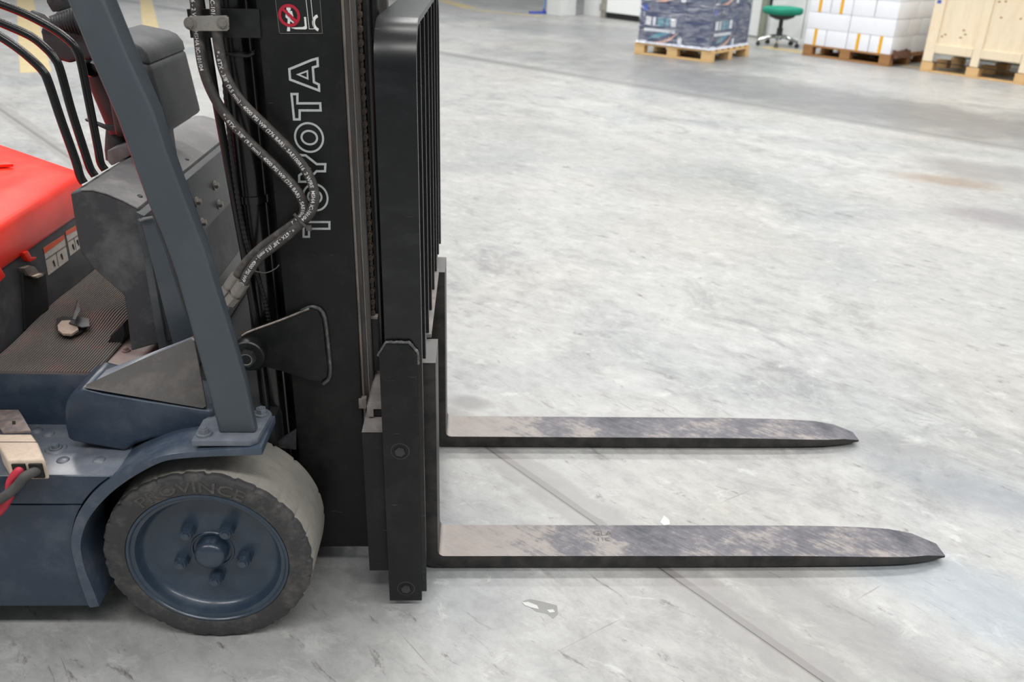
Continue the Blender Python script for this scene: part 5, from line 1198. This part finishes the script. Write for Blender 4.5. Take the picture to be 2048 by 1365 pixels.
# --- pallet of white cartons: L (4.52,10.44), near corner (5.27,9.42)
r2 = math.radians(-53.5)
P2 = (4.515, 10.45, 0)
pallet('wood_pallet', 'brown wooden pallet under the stacked white cartons', P2, r2, 1.27, 0.96, M_PINE_D)
bh = 0.208
def white_box(lx, ly, strap):
    T = thing('white_carton', 'x', 'carton', group='white cartons stacked on the brown pallet')
    B = mk('carton_body', box((0, 0, 0), (lx, ly, bh - 0.003), 0.006, 2), M_WHITEBOX, T)
    mk('lid_seam', box((0.004, 0.004, bh - 0.034), (lx - 0.004, ly - 0.004, bh - 0.031)), M_WHITEBOX, B)
    if strap:
        s0 = lx * 0.5
        mk('tape_strip', prism([(s0 - 0.022, -0.0015, 0), (s0 + 0.022, -0.0015, 0), (s0 + 0.022, -0.0015, bh - 0.001), (s0 - 0.022, -0.0015, bh - 0.001)], (0, 0.003, 0)), M_STRAP, B, smooth=0)
        mk('tape_strip', box((s0 - 0.022, -0.0015, bh - 0.0035), (s0 + 0.022, ly + 0.0015, bh - 0.002)), M_STRAP, B, smooth=0)
    return T
protos = {}
straps = {(0, 0): 1, (0, 2): 1, (0, 3): 1, (2, 0): 1, (2, 1): 1}
LN = ['bottom', 'second', 'third', 'top']
for lz in range(4):
    A = lz % 2 == 0
    nx_, ny_ = (4, 2) if A else (2, 3)
    lx, ly = (0.312, 0.472) if A else (0.628, 0.314)
    for iy in range(ny_):
        for ix in range(nx_):
            st = bool(straps.get((lz, ix))) and iy == 0
            if lz == 3 and iy > 0: st = False
            key = (A, st)
            loc = local(P2, r2, 0.004 + ix * (lx + 0.004) + random.uniform(-0.0015, 0.0015), 0.006 + iy * (ly + 0.003), 0.1455 + lz * bh)
            kind_ = 'white carton with yellow tape strip' if st else ('plain white carton set endwise' if A else 'plain white carton set lengthwise')
            if A: place = ('at the swivel chair end', 'second from the swivel chair end', 'second from the crate end', 'at the crate end')[ix] if iy == 0 else 'behind the front row'
            else: place = ('at the swivel chair end', 'at the crate end')[ix] + ('', ', middle row', ', rear row')[iy]
            lab = '%s, %s layer, %s' % (kind_, LN[lz], place)
            if key not in protos:
                protos[key] = white_box(lx - 0.007, ly - 0.007, st); o_ = protos[key]; o_.location = loc; o_.rotation_euler = (0, 0, r2); o_['label'] = lab
            else: dup(protos[key], loc, r2, lab)
# crumpled cardboard at the pallet's corner and the sheet on the stack
t = bmesh.new(); g = []
for i in range(9):
    g.append([t.verts.new((1.274 + 0.003 + 0.012 * random.random() + 0.03 * (j / 4), 0.02 + i * 0.055, 0.148 + 0.05 * (1 - j / 4) * random.uniform(0.6, 1.2) - 0.012 * j)) for j in range(5)])
for a, b_ in zip(g[:-1], g[1:]):
    for j in range(4): t.faces.new((a[j], a[j + 1], b_[j + 1], b_[j]))
bmesh.ops.solidify(t, geom=t.faces[:], thickness=0.004)
CBD = mk('torn_cardboard', t, M_CARD, smooth=0, origin=(0, 0, 0)); CBD.location = P2; CBD.rotation_euler = (0, 0, r2)
tag(CBD, 'torn brown cardboard sheet hanging over the corner of the brown pallet', 'cardboard')

# --- wooden crate: L (5.57,9.13) ... N (6.28,8.16)
r3 = math.radians(-53.8)
P3 = (5.545, 9.15, 0)
CR = thing('wooden_crate', 'pale plywood crate with battens standing on short wooden feet', 'crate', P3, r3)
cl, cw_, ch_ = 1.27, 0.85, 1.25
for i in range(3):
    x = (0.0, 0.56, 1.12)[i]
    for y in (0.0, 0.36, 0.74):
        mk('foot_block', box((x, y, 0.018), (x + 0.15, y + 0.11, 0.115), 0.004, 1), M_PLYF, CR, smooth=0)
for y in (0.0, 0.74):
    mk('skid_board', box((0.0, y, 0.0), (cl, y + 0.11, 0.018), 0.002, 1), M_PLYF, CR, smooth=0)
mk('crate_floor', box((0.02, 0.03, 0.215), (cl - 0.02, cw_ - 0.03, 0.24), 0.002), M_PLY, CR)
for y, s_ in ((0.024, 1), (cw_ - 0.036, -1)):
    mk('side_panel', box((0.02, y, 0.24), (cl - 0.02, y + 0.012, ch_), 0.002, 1), M_PLY, CR, smooth=0)
for x in (0.024, cl - 0.036):
    mk('end_panel', box((x, 0.037, 0.24), (x + 0.012, cw_ - 0.037, ch_), 0.002, 1), M_PLY, CR, smooth=0)
for y in (0.0, cw_ - 0.024):
    for x, w_ in ((0.0, 0.13), (0.585, 0.10), (cl - 0.13, 0.13)):
        mk('post_batten', box((x + 0.004, y, 0.121), (x + w_, y + 0.0235, ch_ + 0.02), 0.004, 1), M_PLY, CR, smooth=0)
    for xa, xb in ((0.131, 0.584), (0.686, cl - 0.131)):
        mk('rail_batten', box((xa, y + 0.002, 0.225), (xb, y + 0.0235, 0.325), 0.003, 1), M_PLY, CR, smooth=0)
        mk('rail_batten', box((xa, y + 0.002, ch_ - 0.08), (xb, y + 0.0235, ch_ + 0.02), 0.003, 1), M_PLY, CR, smooth=0)
mk('crate_lid', box((-0.01, -0.01, ch_ + 0.021), (cl + 0.01, cw_ + 0.01, ch_ + 0.04), 0.003), M_PLY, CR)
for y in (0.005, cw_ - 0.06):
    mk('steel_strap', box((0.0, y, 0.116), (cl, y + 0.05, 0.1205)), M_DARK, CR, smooth=0)
for k in range(14):
    kx = random.uniform(0.16, 1.1); kz = random.uniform(0.38, 1.0)
    if 0.57 < kx < 0.70: kx += 0.15
    t = prism([(kx + random.uniform(0.012, 0.022) * math.cos(2 * PI * q_ / 8), 0.0232, kz + 0.010 * math.sin(2 * PI * q_ / 8)) for q_ in range(8)], (0, 0.0012, 0))
    mk('wood_knot', t, M_PINE_D, CR, smooth=0)
mk('blue_sticker', box((0.03, -0.001, 0.78), (0.08, 0.001, 0.82)), M_PBLUE, CR, smooth=0)

# --- green swivel chair
CHR = thing('swivel_chair', 'green upholstered swivel chair with chrome star base by the wall', 'chair', (4.5, 11.46, 0), 0.3)
M_GREEN = mat('green_fabric', S(22, 136, 110), 0.8, bump=0.2)
M_CHROME = mat('chrome', S(206, 208, 210), 0.12, 0.95, vary=0.02)
t = bmesh.new()
ringsS = []
for (k, sc_) in ((0.43, 0.66), (0.438, 0.88), (0.465, 1.0), (0.515, 1.0), (0.535, 0.93), (0.545, 0.7)):
    ringsS.append([(0.255 * sc_ * math.copysign(abs(math.cos(2 * PI * j / 32)) ** 0.6, math.cos(2 * PI * j / 32)), 0.245 * sc_ * math.copysign(abs(math.sin(2 * PI * j / 32)) ** 0.6, math.sin(2 * PI * j / 32)), k) for j in range(32)])
loft(ringsS, True, t)
mk('seat', t, M_GREEN, CHR, smooth=60)
mk('seat_shell', lathe([(0.19, 0.430), (0.17, 0.40), (0.08, 0.365), (0, 0.365)], (0, 0, 0), 'z', 28), M_PLAST_B, CHR)
mk('gas_column', lathe([(0.0, 0.09), (0.044, 0.09), (0.044, 0.25), (0.030, 0.255), (0.030, 0.41), (0, 0.41)], (0, 0, 0), 'z', 24), M_PLAST_B, CHR)
mk('tilt_lever', tube([(0.05, 0, 0.415), (0.20, 0.04, 0.405), (0.25, 0.05, 0.395)], 0.007, 8), M_PLAST_B, CHR)
mk('backrest_post', tube(catmull([(0.0, 0.10, 0.42), (0.0, 0.27, 0.43), (0.0, 0.31, 0.50), (0.0, 0.30, 0.80)], 5), 0.022, 10), M_PLAST_B, CHR)
t = bmesh.new(); rb_ = []
for (yy, sc_) in ((0.235, 0.75), (0.25, 0.95), (0.275, 1.0), (0.295, 0.8)):
    rb_.append([(0.21 * sc_ * math.copysign(abs(math.cos(2 * PI * j / 28)) ** 0.6, math.cos(2 * PI * j / 28)), yy, 0.84 + 0.22 * sc_ * math.copysign(abs(math.sin(2 * PI * j / 28)) ** 0.6, math.sin(2 * PI * j / 28))) for j in range(28)])
loft(rb_, True, t); mk('backrest', t, M_GREEN, CHR, smooth=60)
for k in range(5):
    a = 2 * PI * k / 5 + 0.25
    d = Vector((math.cos(a), math.sin(a), 0))
    lg = mk('base_leg', tube(catmull([d * 0.02 + Vector((0, 0, 0.135)), d * 0.14 + Vector((0, 0, 0.125)), d * 0.29 + Vector((0, 0, 0.075))], 5), [0.030] * 6 + [0.024] * 5, 12), M_CHROME, CHR)
    n_ = Vector((-d.y, d.x, 0)); c = d * 0.29
    t = bmesh.new()
    for s_ in (-1, 1): cyl(c + n_ * 0.008 * s_ + Vector((0, 0, 0.027)), c + n_ * 0.026 * s_ + Vector((0, 0, 0.027)), 0.027, 18, 0.003, t)
    cyl(c + Vector((0, 0, 0.03)), c + Vector((0, 0, 0.075)), 0.007, 8, 0, t)
    mk('caster', t, M_PLAST_B, lg)

# --- blue floor mop by the column
MP = thing('floor_mop', 'blue flat floor mop leaning by the white column', 'mop', (1.30, 16.0, 0), 0.2)
M_MOP = mat('mop_blue', S(52, 78, 170), 0.6); M_MOPH = mat('mop_handle_blue', S(90, 150, 210), 0.4)
mk('mop_head', box((-0.24, -0.06, 0.0), (0.24, 0.06, 0.035), 0.01, 2), M_MOP, MP)
mk('mop_joint', lathe([(0, 0.03), (0.03, 0.03), (0.025, 0.06), (0.016, 0.09), (0, 0.09)], (0.05, 0, 0), 'z', 14), M_MOP, MP)
mk('mop_handle', tube([(0.05, 0, 0.07), (0.24, 0.05, 1.35)], 0.013, 10), M_MOPH, MP)
